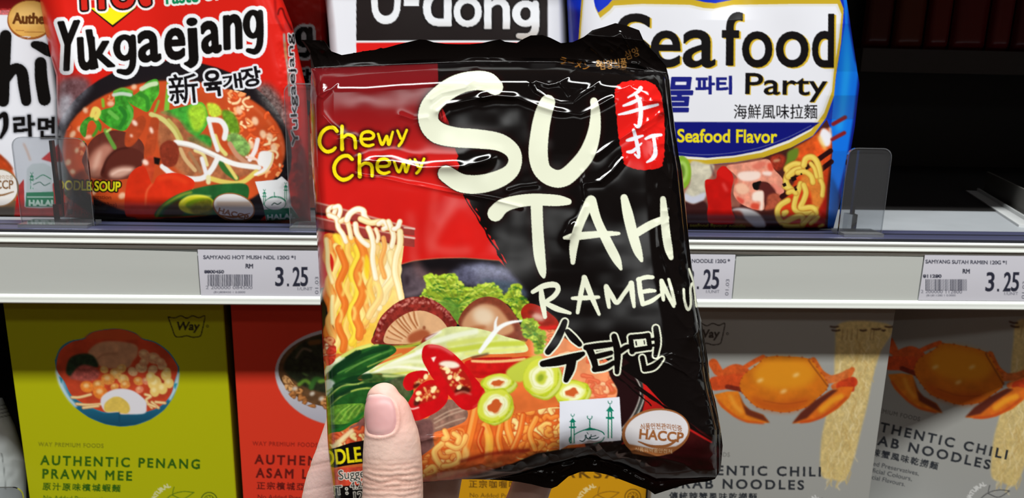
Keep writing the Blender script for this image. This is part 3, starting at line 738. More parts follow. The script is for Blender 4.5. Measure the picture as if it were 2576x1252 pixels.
        if dark: A.poly(z2(dark), (64, 18, 12), .9, smooth=True, blur=1.5)
        for q in z2(seeds): A.ell(q[0], q[1], 7.5, 5.5, (250, 232, 170), 1, R.uniform(0, 90), blur=.9)
    chilli([(770, 380), (800, 310), (880, 280), (960, 285), (950, 330), (880, 360), (850, 420), (800, 430)], [(850, 380), (900, 340), (950, 330), (920, 370), (870, 400)], [(945, 325)], [(850, 395), (890, 370), (900, 390), (860, 415)], 1)
    chilli([(805, 560), (840, 470), (900, 390), (980, 350), (1060, 370), (1110, 430), (1110, 510), (1050, 580), (960, 630), (860, 660)], [(860, 540), (870, 460), (930, 400), (1010, 385), (1055, 430), (1030, 490), (950, 520)], [(890, 450), (885, 495), (1010, 415), (1000, 430)], [(855, 545), (862, 500), (900, 515), (885, 545)], 2)
    A.line(z2([(808, 555), (840, 572), (890, 560)]), 3.5, (250, 214, 204), .95, blur=.8)
    chilli([(915, 140), (935, 90), (990, 78), (1070, 95), (1160, 150), (1250, 240), (1320, 330), (1395, 430), (1380, 510), (1300, 575), (1220, 570), (1140, 490), (1080, 420), (1000, 340), (950, 260), (920, 200)],
           [(1040, 240), (1070, 205), (1150, 205), (1220, 260), (1280, 350), (1300, 420), (1270, 455), (1180, 460), (1130, 400), (1080, 320)], [(1115, 285), (1100, 262), (1200, 405), (1190, 340), (1130, 330)], [(1165, 445), (1190, 405), (1250, 400), (1285, 425), (1265, 450), (1200, 440)], 3)
    A.poly(z2([(1045, 228), (1090, 205), (1170, 212), (1205, 245), (1150, 262), (1090, 250)]), (250, 242, 222), .95, smooth=True, blur=2); A.line(z2([(1170, 462), (1230, 440), (1290, 460)]), 4, (216, 130, 110), .8, blur=1.5)
    A.line(z2([(970, 90), (1060, 100), (1150, 150)]), 8, (236, 130, 124), .75, blur=3); A.poly(z2([(985, 180), (1025, 170), (1005, 215)]), (250, 240, 220), blur=.8); A.line(z2([(1390, 440), (1370, 510), (1310, 560)]), 4, (240, 90, 80), .6, blur=2)
    # leek rings
    def wob(cx, cy, rx, ry, rot, seed, am=.07):
        R = random.Random(seed); t = np.linspace(0, 2 * np.pi, 15)[:-1]; r = math.radians(-rot)
        k = np.array([1 + R.uniform(-am, am) for _ in t]); X, Y = rx * k * np.cos(t), ry * k * np.sin(t)
        return np.stack([cx + X * math.cos(r) - Y * math.sin(r), cy + X * math.sin(r) + Y * math.cos(r)], 1)
    def leek(cx, cy, rx, ry, rot, hole=True, side=0):
        sd = int(cx)
        if side:
            A.poly(wob(cx + side * .6, cy + abs(side), rx, ry, rot, sd), (170, 182, 40), smooth=True, blur=.8, mott=.15, msc=8); A.poly(wob(cx + side * .5, cy + abs(side) * .7, rx * .97, ry * .97, rot, sd), (212, 218, 110), smooth=True, blur=1.2)
        A.poly(wob(cx, cy, rx, ry, rot, sd + 1), (186, 200, 40), smooth=True, blur=.8, mott=.12, msc=6); A.poly(wob(cx - 1, cy - 1, rx * .9, ry * .9, rot, sd + 2), (216, 222, 72), smooth=True, blur=1.4)
        A.poly(wob(cx, cy, rx * .66, ry * .63, rot, sd + 3), (248, 248, 206), smooth=True, blur=2.2); A.line(wob(cx, cy, rx * .58, ry * .55, rot, sd + 4), 2.2, (216, 222, 120), .7, blur=1.2)
        if hole: A.poly(wob(cx + 1, cy + 2, rx * .40, ry * .38, rot, sd + 5, .22), (206, 92, 40), smooth=True, blur=1); A.line(wob(cx, cy, rx * .42, ry * .40, rot, sd + 5, .2), 2, (250, 246, 190), .8, blur=1)
        else: A.poly(wob(cx, cy, rx * .34, ry * .34, rot, sd + 6, .2), (206, 214, 70), smooth=True, blur=1.6); A.ell(cx - 2, cy + 2, rx * .16, ry * .2, (140, 164, 40), .9, rot, blur=2)
        for i in range(5): A.line(wob(cx - 2, cy - 2, rx * (.66 + .05 * i), ry * (.64 + .05 * i), rot, sd + 9 + i)[:5], 2, (255, 255, 236), .35, blur=1.2)
    leek(1252, 962, 42, 22, 8, True, 12); leek(1245, 1020, 48, 40, 40, True, 6); leek(1438, 985, 44, 30, 8, True, 6)
    A.poly(z3([(150, 600), (240, 540), (330, 520), (330, 600), (240, 650), (190, 650)]), (196, 206, 70), smooth=True, blur=1.5)
    leek(1362, 948, 46, 50, -25, False, 8)
    # bowl rim at the right, red band
    for d, c, w in ((0, (34, 14, 16), 60), (28, (198, 196, 186), 3), (34, (60, 66, 60), 4), (39, (206, 204, 190), 3), (45, (26, 18, 20), 4)):
        A.line([(1560 + d, 930), (1583 + d, 975), (1575 + d, 1020), (1548 + d, 1065), (1500 + d, 1110)], w, c, blur=.7)
    A.poly([(1616, 975), (1700, 1040), (1790, 1100), (1812, 1130), (1812, 1240), (1700, 1240), (1590, 1110), (1560, 1120), (1590, 1085), (1612, 1050), (1622, 1010)], lerp_col([(0, (200, 30, 24)), (.35, (150, 24, 22)), (.6, (70, 16, 16)), (1, (36, 8, 10))], (1600, 1000, 1740, 1180)), blur=.8)
    A.poly([(1616, 958), (1672, 1020), (1664, 1028), (1700, 1040), (1620, 985)], (205, 30, 28))
    for a, b, w in [((1545, 940), (1640, 1020), 5), ((1560, 935), (1680, 1030), 8), ((1600, 975), (1690, 1035), 6), ((1690, 1035), (1800, 1120), 12), ((1730, 1075), (1790, 1110), 5)]:
        R = random.Random(int(a[0])); n = 10
        A.line([(a[0] + (b[0] - a[0]) * i / n + R.uniform(-2, 2), a[1] + (b[1] - a[1]) * i / n, w * R.uniform(.4, 1.1)) for i in range(n + 1)], 1, (16, 9, 9), n=2)
    A.poly([(1560, 925), (1650, 985), (1820, 1100), (1820, 900), (1700, 850)], (13, 10, 10))
    A.line([(1735, 1080), (1790, 1112)], 5, (190, 30, 28), blur=.6, n=1)
    # underside of the packet, with the bottom fold's reflection painted into the colour
    A.poly([(1290, 1165), (1350, 1140), (1420, 1128), (1600, 1115), (1720, 1150), (1830, 1150), (1830, 1300), (1100, 1300), (1155, 1206), (1235, 1180)], (12, 8, 8), blur=1.2)
    A.poly([(1065, 1200), (1180, 1160), (1260, 1140), (1340, 1128), (1290, 1160), (1230, 1185), (1160, 1207), (1065, 1216)], (200, 90, 44), .8, blur=2, mott=.25, msc=14, seed=95)
    for P, c in ([(1160, 1160), (1240, 1140), (1330, 1132)], (120, 24, 18)), ([(1120, 1190), (1200, 1178), (1260, 1165)], (226, 150, 90)), ([(1085, 1205), (1140, 1190)], (232, 170, 110)): A.line(P, 9, c, .8, blur=3)
    A.poly([(1690, 1110), (1790, 1120), (1812, 1180), (1740, 1215), (1650, 1225), (1600, 1190), (1640, 1150)], (44, 9, 11), .8, blur=8)
    # title lettering with a soft dark surround
    S = [(1246, 219, 40), (1225, 205, 48), (1190, 203, 48), (1150, 213, 50), (1110, 238, 50), (1082, 270, 50), (1078, 305, 50), (1100, 333, 54), (1145, 345, 50), (1200, 349, 48), (1255, 357, 44), (1288, 378, 38), (1296, 405, 34), (1284, 432, 38), (1250, 452, 44), (1205, 463, 46), (1160, 460, 46), (1122, 437, 42)]
    U1 = [(1378, 257, 38), (1366, 290, 43), (1357, 340, 46), (1354, 390, 48), (1364, 428, 44), (1392, 448, 44), (1420, 446, 44), (1450, 420, 42), (1477, 385, 40), (1494, 335, 32), (1498, 285, 24), (1494, 254, 18)]
    T = [[(1246, 537, 40), (1262, 520, 36), (1290, 509, 32), (1340, 502, 30), (1400, 504, 28), (1430, 507, 16)], [(1350, 515, 30), (1352, 570, 29), (1357, 640, 29), (1364, 680, 20), (1368, 696, 8)]]
    AA = [[(1484, 506, 24), (1466, 545, 22), (1452, 580, 22), (1443, 620, 21), (1441, 660, 11)], [(1487, 504, 26), (1503, 555, 22), (1530, 612, 24), (1550, 650, 22), (1562, 676, 8)], [(1420, 598, 8), (1450, 594, 19), (1520, 588, 15), (1557, 587, 8)]]
    HH = [[(1570, 497, 18), (1580, 540, 26), (1592, 590, 26), (1604, 630, 22), (1614, 655, 9)], [(1668, 500, 14), (1671, 540, 20), (1676, 590, 21), (1682, 625, 20), (1688, 648, 12)], [(1592, 592, 20), (1635, 566, 20), (1676, 548, 16)]]
    RM = [[(1361, 726, 10), (1364, 755, 15), (1371, 797, 10)], [(1340, 734, 10), (1368, 719, 14), (1396, 716, 14), (1404, 728, 12), (1392, 746, 12), (1365, 763, 9)], [(1372, 762, 11), (1400, 776, 14), (1434, 787, 8)],
          [(1470, 700, 12), (1461, 740, 12), (1453, 786, 9)], [(1470, 698, 14), (1486, 740, 14), (1507, 790, 8)], [(1440, 750, 8), (1470, 749, 12), (1506, 747, 8)],
          [(1524, 722, 10), (1528, 745, 12), (1532, 772, 9)], [(1525, 720, 12), (1540, 745, 12), (1552, 761, 11), (1570, 738, 10), (1588, 714, 12)], [(1588, 712, 14), (1591, 740, 13), (1595, 771, 8)],
          [(1607, 702, 12), (1611, 735, 13), (1617, 765, 11)], [(1604, 703, 9), (1625, 697, 11), (1642, 697, 9)], [(1611, 735, 9), (1632, 731, 11), (1648, 731, 7)], [(1617, 765, 10), (1640, 756, 11), (1661, 741, 7)],
          [(1664, 706, 10), (1666, 730, 11), (1669, 754, 8)], [(1664, 706, 11), (1680, 740, 11), (1695, 770, 8)], [(1682, 702, 7), (1690, 730, 8), (1698, 764, 7)]]
    side = [[(1733, 676, 5), (1740, 695, 5), (1748, 718, 4)], [(1720, 727, 6), (1722, 755, 6), (1730, 778, 7), (1738, 765, 6), (1737, 725, 6), (1744, 712, 6), (1748, 735, 5), (1752, 770, 5), (1758, 758, 4)]]
    A.strokes([S, U1] + T, (40, 10, 10), .55, blur=6, grow=6)
    A.strokes([S, U1] + T + AA + HH, (14, 10, 8), .9, grow=2.0); A.strokes([S, U1] + T + AA + HH + RM + side, CREAM)
    # yellow hand lettering
    let = [[(262, 745, 26), (235, 718, 26), (190, 722, 26), (150, 755, 26), (130, 810, 26), (140, 860, 26), (180, 897, 26), (225, 890, 26), (250, 868, 20)],
           [(300, 708, 26), (298, 790, 24), (300, 880, 30)], [(300, 800, 20), (340, 770, 22), (385, 785, 24), (398, 820, 24), (400, 870, 24)],
           [(440, 805, 20), (520, 800, 22), (536, 770, 22), (500, 748, 22), (455, 760, 22), (442, 800, 22), (455, 840, 24), (495, 855, 22), (535, 845, 18)],
           [(570, 765, 18), (600, 845, 22), (635, 780, 18), (650, 845, 22), (680, 750, 18)], [(715, 740, 18), (740, 800, 20)], [(785, 735, 18), (750, 820, 20), (725, 855, 20)],
           [(375, 955, 26), (345, 930, 26), (300, 935, 26), (258, 970, 26), (240, 1020, 26), (255, 1075, 26), (300, 1108, 28), (345, 1100, 26), (378, 1075, 20)],
           [(430, 920, 26), (430, 1000, 24), (432, 1085, 30)], [(432, 1010, 20), (470, 985, 22), (515, 995, 24), (525, 1030, 24), (525, 1080, 24)],
           [(560, 1010, 20), (640, 1005, 22), (655, 975, 22), (620, 952, 22), (575, 965, 22), (562, 1005, 22), (575, 1045, 24), (615, 1062, 22), (655, 1050, 18)],
           [(690, 975, 18), (725, 1050, 22), (760, 985, 18), (780, 1050, 22), (810, 960, 18)], [(845, 955, 18), (870, 1010, 20)], [(915, 950, 18), (880, 1035, 20), (858, 1060, 20)]]
    let = [z4(q) for q in let]
    A.strokes(let, (40, 8, 8), .85, blur=4, grow=4.5); A.strokes(let, (250, 226, 20))
    # red stamp
    R = random.Random(2)
    st = spline(z5([(640, 395), (660, 358), (720, 341), (790, 338), (850, 362), (885, 430), (897, 520), (904, 620), (900, 720), (890, 780), (866, 800), (808, 808), (740, 802), (692, 778), (678, 720), (662, 640), (652, 540), (640, 460)]), 7, True)
    A.poly([(p[0] + R.uniform(-1.6, 1.6), p[1] + R.uniform(-1.2, 1.2)) for p in st], (222, 28, 24))
    cal = [[(1612, 221, 10), (1603, 232, 8), (1580, 245, 4)], [(1568, 266, 5), (1590, 258, 9), (1612, 247, 6)], [(1556, 288, 4), (1580, 283, 8), (1615, 273, 9), (1655, 263, 6)], [(1597, 234, 6), (1609, 255, 10), (1612, 280, 10), (1610, 305, 11), (1606, 319, 8), (1596, 313, 4)],
           [(1577, 353, 6), (1592, 349, 10), (1617, 341, 5)], [(1594, 327, 8), (1600, 350, 9), (1605, 375, 10), (1607, 396, 6), (1597, 388, 5)], [(1578, 382, 6), (1592, 380, 9), (1614, 360, 4)], [(1624, 349, 6), (1640, 342, 9), (1663, 339, 7)], [(1644, 344, 8), (1648, 370, 9), (1648, 388, 11), (1640, 400, 9), (1627, 408, 4)]]
    A.strokes(cal, (238, 238, 246))
    # Korean title: black with a cream outline
    kor = [[(452, 345, 26), (430, 400, 34), (400, 455, 36), (365, 500, 30)], [(465, 395, 24), (495, 430, 34), (528, 462, 24)], [(338, 562, 30), (420, 548, 44), (500, 528, 40), (545, 510, 22)], [(490, 535, 44), (478, 590, 44), (458, 645, 26)],
           [(560, 478, 26), (625, 470, 30), (690, 462, 26)], [(575, 480, 34), (600, 540, 32), (612, 590, 26)], [(590, 530, 24), (640, 518, 26), (690, 505, 22)], [(605, 590, 28), (660, 580, 28), (705, 555, 22)], [(705, 420, 28), (722, 500, 34), (720, 605, 22)], [(735, 500, 24), (765, 478, 26), (790, 470, 16)],
           [(790, 425, 22), (798, 500, 26)], [(790, 425, 24), (850, 420, 24), (880, 415, 24)], [(880, 415, 24), (890, 480, 22)], [(800, 492, 22), (890, 478, 22)], [(920, 378, 26), (928, 450, 28), (918, 520, 20)], [(880, 440, 12), (925, 432, 14)], [(885, 470, 12), (925, 464, 14)], [(850, 530, 24), (862, 590, 24)], [(862, 590, 26), (910, 575, 30), (952, 535, 14)]]
    kor = [z3(q) for q in kor]
    A.strokes(kor, CREAM, grow=4.6); A.strokes(kor, (12, 9, 9), grow=0.6)
    A.poly(z3([(820, 440), (855, 436), (860, 465), (825, 470)]), CREAM)
    # halal sticker print
    q = z3([(425, 755), (733, 732), (745, 925), (740, 955), (470, 980), (424, 1005)])
    A.poly(q, (226, 228, 238)); G = (10, 122, 96)
    A.line(z3([(475, 960), (490, 935), (530, 910), (585, 895), (640, 910), (655, 925)]), 2.6, G); A.line(z3([(480, 970), (475, 945), (500, 925)]), 2.2, G)
    A.line(z3([(655, 940), (640, 960), (600, 972)]), 2.2, G); A.poly(z3([(545, 905), (580, 888), (625, 903)]), G)
    minaret(A, z3([(492, 0)])[0][0], z3([(0, 970)])[0][1], 74, G); minaret(A, z3([(684, 0)])[0][0], z3([(0, 945)])[0][1], 95, G, 1.15)
    A.line(z3([(580, 888), (580, 850)]), 3, G, n=1); t = np.linspace(-.3, 3.5, 12); A.line([(1483.5 + 6 * math.cos(a), 1048 + 6 * math.sin(a)) for a in t], 2, G, n=1)
    A.strokes([z3(q) for q in HALAL], (16, 60, 60))
    # round certification badge
    b = (150, 92, 50)
    A.ell(1650, 1087, 86, 60, b, 1, 8); A.ell(1652, 1085, 80, 53, (214, 210, 212), 1, 8)
    A.poly([(1576, 1115), (1640, 1128), (1700, 1122), (1720, 1112), (1690, 1140), (1640, 1148), (1590, 1140)], b, blur=.6)
    A.text('식품안전관리인증', 1611, 1080, 17, b, rot=7, width=104, bold=.01, bend=.0016)
    A.text('HACCP', 1606, 1102, 34, b, rot=-5, width=112, bold=.035)
    A.line([(1606, 1110, 3), (1640, 1122, 7), (1680, 1120, 7), (1714, 1098, 3)], 1, b)
    A.text('식품의약품안전처', 1596, 1134, 12, (220, 190, 150), rot=-3, width=94)
    # lower left: soup name and weight
    A.poly(z2([(195, 880), (250, 870), (370, 830), (480, 810), (480, 985), (360, 1000), (250, 1020), (205, 1010)]), (16, 12, 12))
    A.fit('NOODLE', 752, 1140, 912, 1179, (246, 230, 24), rot=6.5, bold=.02)
    A.poly(z2([(200, 1160), (480, 1150), (480, 1500), (210, 1500)]), (14, 11, 11))
    A.poly(z2([(215, 1045), (300, 1020), (480, 1010), (480, 1150), (230, 1165)]), (214, 74, 50), mott=.2, msc=9, seed=5)
    for tx, x, y, s, c in (('Suggestion', 852, 1206, 33, (22, 16, 16)), ('4.23 OZ', 882, 1230, 27, (22, 16, 16)), ('NT :', 822, 1246, 32, (15, 12, 12)), ('120 g', 886, 1260, 32, (15, 12, 12))):
        A.text(tx, x, y, s, (236, 230, 216), rot=5, grow=2.0, sx=.9); A.text(tx, x, y, s, c, rot=5, sx=.9)
    # gold small print round the top corner
    A.text('삼양식품', 1508, 174, 26, (196, 140, 70), rot=6, width=70); A.text('ラーメン', 1405, 158, 22, (170, 110, 40), rot=-14, width=78)
    A.text('&', 1500, 168, 24, (214, 160, 90), rot=10)
    A.text('삼양', 1575, 150, 26, (150, 104, 50), rot=20, sx=.8)
    A.a *= .91
    return A

# ---------------------------------------------------------------- artwork of the packets on the shelf
def badge(A, cx, cy, rx, ry, rot=0, b=(150, 96, 56)):
    A.ell(cx, cy, rx, ry, b, 1, rot); A.ell(cx, cy - ry * .04, rx * .94, ry * .88, (222, 218, 216), 1, rot)
    A.rect(cx - rx * .8, cy - ry * .42, cx + rx * .8, cy - ry * .08, b, .35, blur=2)
    A.fit('HACCP', cx - rx * .74, cy - ry * .02, cx + rx * .70, cy + ry * .36, b, bold=.03, rot=rot)
    A.line([(cx - rx * .7, cy + ry * .50, 2), (cx, cy + ry * .66, 5), (cx + rx * .75, cy + ry * .40, 2)], 1, b)

def small_g(A, x0, y0, x1, y1, w, col, grow=0.0, lean=0.0, **k):     # single-storey g
    W_, H_ = x1 - x0, y1 - y0
    P = lambda u, v: (x0 + w / 2 + u * (W_ - w) + lean * (1 - v) * W_, y0 + w / 2 + v * (H_ - w))
    t = np.linspace(0, 2 * np.pi, 22)
    A.strokes([[P(.47 + .47 * math.cos(a), .30 + .30 * math.sin(a)) + (w * (.86 + .2 * math.cos(a) ** 2),) for a in t],
               [P(.97, 0) + (w * .9,), P(.98, .3) + (w,), P(.98, .62) + (w,), P(.9, .86) + (w,), P(.62, 1.0) + (w * .95,), P(.12, .97) + (w * .7,)]], col, grow=grow, n=4, **k)
YUKW = [('Y', 141, 55, 193, 180, 4, .12), ('u', 200, 94, 240, 178, 3, 0), ('k', 234, 74, 288, 172, 4, -.1), ('g', 286, 84, 342, 190, 5, .1), ('a', 351, 78, 404, 158, 3, 0), ('e', 416, 72, 464, 152, 3, .05), ('j', 466, 46, 500, 172, 3, 0), ('a', 510, 54, 556, 136, 3, 0), ('n', 565, 38, 608, 126, 4, .05), ('g', 612, 22, 662, 138, 4, .05)]
def art_yuk():
    A = Art(60, -90, 820, 600, 1.0, (212, 32, 22))
    zA = Zf(0, 180, 2.98); zB = Zf(380, 180, 2.981); z0 = Zf(0, 0, 3.13); zC = Zf(680, 0, 5.21)
    A.ell(432, 392, 302, 240, (26, 22, 26), blur=1)
    A.poly([(60, 600), (60, 500), (160, 470), (260, 530), (420, 560), (800, 556), (800, 600)], (24, 18, 20), blur=1)
    A.poly([(150, 205), (200, 190), (230, 215), (200, 260), (170, 310), (150, 330), (140, 280)], (92, 92, 100), .8, smooth=True, blur=8, mott=.35, msc=9, seed=5)
    A.poly([(150, 250), (180, 240), (176, 285), (155, 310)], (190, 190, 200), .8, smooth=True, blur=6, mott=.2, msc=9, seed=6)
    A.poly([(645, 215), (680, 215), (720, 270), (724, 330), (700, 300), (665, 260)], (98, 94, 92), .9, smooth=True, blur=8, mott=.5, msc=5, seed=7)
    A.ell(437, 375, 281, 173, (200, 78, 34), blur=1.5, mott=.14, msc=50, seed=8); A.ell(437, 362, 240, 140, (188, 70, 36), .5, blur=20)
    A.line([(560, 225), (640, 270), (700, 340), (716, 400)], 4, (230, 140, 100), .5, blur=3)
    curls(A, [(560, 230), (650, 250), (700, 330), (716, 400), (690, 450), (620, 420), (600, 330)], 70, 6, [(228, 100, 46), (240, 150, 90), (214, 84, 36), (248, 200, 150)], 3, (7, 15), (186, 62, 26))
    curls(A, [(150, 360), (220, 270), (300, 230), (420, 205), (300, 260), (220, 330), (210, 470), (170, 440)], 44, 5, [(214, 92, 46), (222, 120, 70), (196, 74, 36)], 4, (6, 12), (170, 56, 26))
    R = random.Random(3)
    for q in zA([(1005, 115), (830, 240), (640, 290), (600, 430), (545, 470), (620, 545), (510, 680), (545, 750), (575, 590), (700, 900), (915, 930), (960, 1040), (660, 490)]): A.ell(q[0], q[1], R.uniform(6, 11), R.uniform(5, 8), (240, 204, 170), .85, R.uniform(0, 90), blur=2.5)
    for q in zB([(780, 370), (890, 490), (920, 570), (660, 290), (840, 470), (750, 550)]): A.ell(q[0], q[1], 8, 11, (246, 214, 176), .85, 20, blur=2.5)
    # mushroom slices
    A.poly(zA([(625, 700), (620, 640), (680, 520), (760, 460), (860, 440), (960, 460), (1060, 520), (1080, 620), (1000, 790), (700, 800)]), (98, 46, 36), smooth=True, mott=.12, msc=20)
    A.poly(zA([(660, 790), (650, 700), (700, 600), (790, 540), (850, 580), (790, 660), (760, 780)]), (190, 128, 108), .9, smooth=True, blur=5); A.poly(zA([(690, 760), (710, 650), (760, 590), (740, 700)]), (222, 176, 156), .8, smooth=True, blur=4)
    A.poly(zA([(765, 790), (780, 690), (850, 600), (940, 565), (1040, 590), (1080, 640), (1050, 720), (960, 790)]), (88, 38, 30), smooth=True, blur=1); A.line(zA([(770, 760), (800, 660), (870, 590), (960, 570)]), 3, (46, 18, 16), .8, blur=1.5)
    A.poly(zA([(820, 790), (830, 740), (920, 710), (1010, 720), (980, 760), (900, 795)]), (214, 168, 148), .9, smooth=True, blur=4); A.line(zA([(840, 770), (900, 740), (980, 735)]), 4, (240, 206, 190), .8, blur=2.5)
    # green herbs
    for P, c in ([(860, 200), (850, 150), (920, 125), (980, 140), (1000, 190), (960, 220), (1000, 280), (990, 350), (940, 440), (860, 430), (800, 400), (740, 340), (760, 290), (850, 260)], (60, 150, 44)), ([(960, 220), (1040, 150), (1100, 80), (1180, 60), (1192, 160), (1150, 230), (1110, 300), (1050, 280)], (74, 160, 46)), ([(600, 450), (610, 390), (660, 340), (720, 350), (760, 400), (750, 450), (700, 370), (660, 390), (640, 490)], (66, 140, 44)):
        A.poly(zA(P), c, smooth=True, mott=.35, msc=12, seed=len(P))
    for P, w, c in [([(850, 175), (910, 165), (980, 175)], 26, (206, 214, 206)), ([(860, 150), (920, 128), (990, 150)], 18, (110, 170, 60)), ([(900, 270), (940, 330), (900, 420)], 30, (40, 120, 40)), ([(820, 300), (880, 350)], 30, (110, 186, 80)), ([(960, 260), (990, 330), (960, 400)], 22, (96, 180, 74)), ([(1060, 130), (1120, 100), (1170, 90)], 34, (214, 226, 190)), ([(1050, 170), (1100, 200), (1110, 270)], 30, (50, 130, 40)), ([(770, 210), (775, 260)], 22, (120, 190, 50)), ([(690, 330), (710, 280), (740, 300), (720, 350)], 36, (238, 226, 110)), ([(740, 400), (720, 450), (700, 480)], 22, (60, 150, 40)), ([(790, 440), (820, 500), (860, 570)], 30, (96, 160, 60)), ([(830, 430), (800, 450)], 16, (190, 220, 120)), ([(1190, 220), (1160, 300)], 18, (110, 180, 60))]:
        A.line(zA(P), w / 2.98, c, .9, blur=1.2)
    A.poly([(420, 205), (430, 200), (425, 290), (412, 280)], (120, 186, 60), blur=1)
    A.poly(zB([(75, 310), (130, 290), (250, 260), (380, 230), (430, 330), (420, 400), (350, 480), (270, 450), (200, 360)]), (62, 150, 50), smooth=True, mott=.3, msc=14, seed=33)
    A.poly(zB([(280, 280), (380, 240), (420, 330), (370, 440), (310, 430)]), (170, 208, 50), .9, smooth=True, blur=4, mott=.2); A.poly(zB([(420, 240), (500, 250), (530, 320), (450, 340)]), (196, 216, 60), smooth=True, blur=2, mott=.2)
    A.poly(zB([(530, 300), (600, 300), (650, 370), (660, 460), (580, 450)]), (104, 148, 36), smooth=True, blur=1.5, mott=.3, msc=9); A.poly(zB([(560, 480), (640, 460), (720, 520), (745, 590), (690, 640), (600, 560)]), (128, 170, 88), smooth=True, blur=1.5, mott=.3, msc=9)
    A.poly(zB([(270, 500), (380, 470), (450, 500), (440, 580), (330, 540)]), (52, 142, 50), smooth=True, blur=1.5, mott=.25, msc=9)
    # beansprout mushrooms and strands
    A.poly(zB([(60, 300), (200, 350), (320, 480), (520, 600), (720, 640), (820, 700), (780, 760), (560, 820), (300, 800), (160, 700), (60, 560)]), (158, 104, 70), .8, smooth=True, blur=4, mott=.3, msc=14, seed=12)
    for P, w, c in [([(0, 320), (90, 360), (170, 440), (210, 510)], 36, (206, 200, 120)), ([(130, 360), (190, 430), (230, 510)], 24, (184, 170, 90)), ([(220, 580), (260, 660), (330, 740)], 30, (206, 170, 120)), ([(290, 610), (340, 690), (370, 750)], 26, (160, 116, 80)), ([(590, 540), (640, 620), (720, 690)], 34, (196, 140, 110)), ([(480, 480), (510, 560), (560, 620)], 30, (216, 206, 120)), ([(510, 660), (560, 740), (640, 800)], 40, (52, 104, 44)), ([(560, 680), (600, 740), (640, 800)], 26, (224, 204, 110)), ([(330, 590), (390, 620), (420, 700)], 26, (222, 206, 140)), ([(430, 350), (460, 470), (500, 590)], 30, (226, 226, 224)), ([(440, 360), (520, 370), (560, 430), (550, 500)], 40, (228, 228, 226)),
                    ([(185, 530), (300, 550), (440, 610), (620, 690), (810, 720)], 38, (236, 234, 230)), ([(190, 545), (320, 575), (480, 640)], 8, (200, 190, 180)), ([(800, 510), (780, 590), (740, 660)], 34, (238, 226, 224)), ([(715, 640), (790, 660), (820, 700)], 18, (240, 210, 196)), ([(85, 710), (160, 770), (260, 800), (380, 800), (450, 740), (500, 650)], 40, (230, 228, 226)), ([(380, 650), (400, 720), (420, 790)], 30, (226, 224, 226)), ([(440, 800), (560, 830), (680, 830), (790, 750)], 36, (220, 198, 96)), ([(430, 790), (430, 830)], 34, (224, 214, 160)), ([(230, 830), (290, 880), (350, 930)], 30, (226, 190, 90))]:
        A.line(zB(P), w / 2.98, c, 1, blur=1.1)
    A.poly(zB([(820, 600), (915, 610), (910, 690), (870, 750), (800, 780), (770, 770), (840, 720), (800, 690)]), (238, 236, 234), smooth=True, blur=1.2); A.line(zB([(915, 610), (905, 680), (860, 750), (800, 780)]), 3, (236, 200, 120), blur=1.4)
    def bean(P, c=(172, 68, 34)):
        A.poly(zA(P), c, smooth=True, blur=.8, mott=.12, msc=12)
    bean([(935, 540), (945, 450), (1000, 370), (1060, 330), (1095, 360), (1080, 430), (1010, 540), (960, 565)]); bean([(1080, 610), (1095, 520), (1120, 400), (1140, 345), (1190, 360), (1180, 470), (1160, 600), (1110, 660)]); bean([(1065, 830), (1060, 720), (1100, 640), (1150, 640), (1160, 720), (1130, 830)], (188, 66, 38))
    A.poly(zB([(65, 600), (75, 550), (130, 515), (190, 540), (210, 610), (190, 690), (140, 715), (85, 690)]), (132, 50, 32), smooth=True, blur=1, mott=.15)
    for x, y, rx, ry, r in ((1010, 385, 10, 16, 40), (1135, 440, 8, 16, 20), (1090, 680, 16, 12, -40), (985, 480, 6, 8, 30)): q = zA([(x, y)])[0]; A.ell(q[0], q[1], rx * .55, ry * .55, (250, 226, 210), .9, r, blur=1.5)
    A.poly(zB([(20, 640), (70, 650), (60, 700), (25, 690)]), (20, 14, 14), blur=1.2)
    # red peppers, green rings
    A.poly(zA([(950, 1090), (940, 900), (980, 760), (1080, 710), (1140, 840), (1190, 780), (1330, 760), (1460, 830), (1380, 960), (1280, 1080), (1100, 1110)]), (212, 48, 22), smooth=True, mott=.10, msc=26)
    A.line(zA([(1140, 840), (1100, 900), (1090, 1000)]), 3, (240, 130, 80), .8, blur=2); A.line(zA([(1190, 800), (1300, 790), (1400, 830)]), 10, (226, 66, 30), .8, blur=4); A.poly(zA([(1180, 1000), (1300, 960), (1340, 1000), (1260, 1080), (1180, 1090)]), (150, 40, 20), .6, smooth=True, blur=6)
    A.poly(zB([(30, 1085), (80, 1000), (200, 920), (400, 860), (580, 840), (720, 850), (720, 960), (600, 1060), (400, 1075), (200, 1085)]), (34, 92, 44), smooth=True, blur=1.2, mott=.15, msc=14)
    A.line(zB([(40, 1085), (90, 1010), (220, 930), (300, 905)]), 7, (130, 150, 50), .9, blur=2); A.poly(zB([(90, 1080), (140, 1000), (230, 960), (240, 1075)]), (72, 44, 24), .9, smooth=True, blur=3)
    A.ell(494, 514, 45, 24, (208, 206, 40), 1, 4, blur=.8); A.ell(500, 512, 34, 13, (106, 140, 22), .9, 8, blur=2); A.poly(zB([(290, 1030), (340, 980), (440, 960), (460, 1060), (340, 1075)]), (120, 110, 34), .8, smooth=True, blur=3, mott=.3)
    A.line([(455, 510), (480, 492), (530, 494)], 3, (244, 236, 120), .8, blur=2)
    # bottom print
    A.poly(zA([(480, 880), (640, 1010), (700, 1090), (640, 1130), (450, 1130), (470, 1000)]), (198, 40, 26)); A.line(zA([(490, 880), (650, 1000), (800, 1090), (1000, 1130)]), 24, (44, 34, 30), .95, blur=2)
    for P in ([(500, 925), (522, 925), (511, 935)], ):
        pass
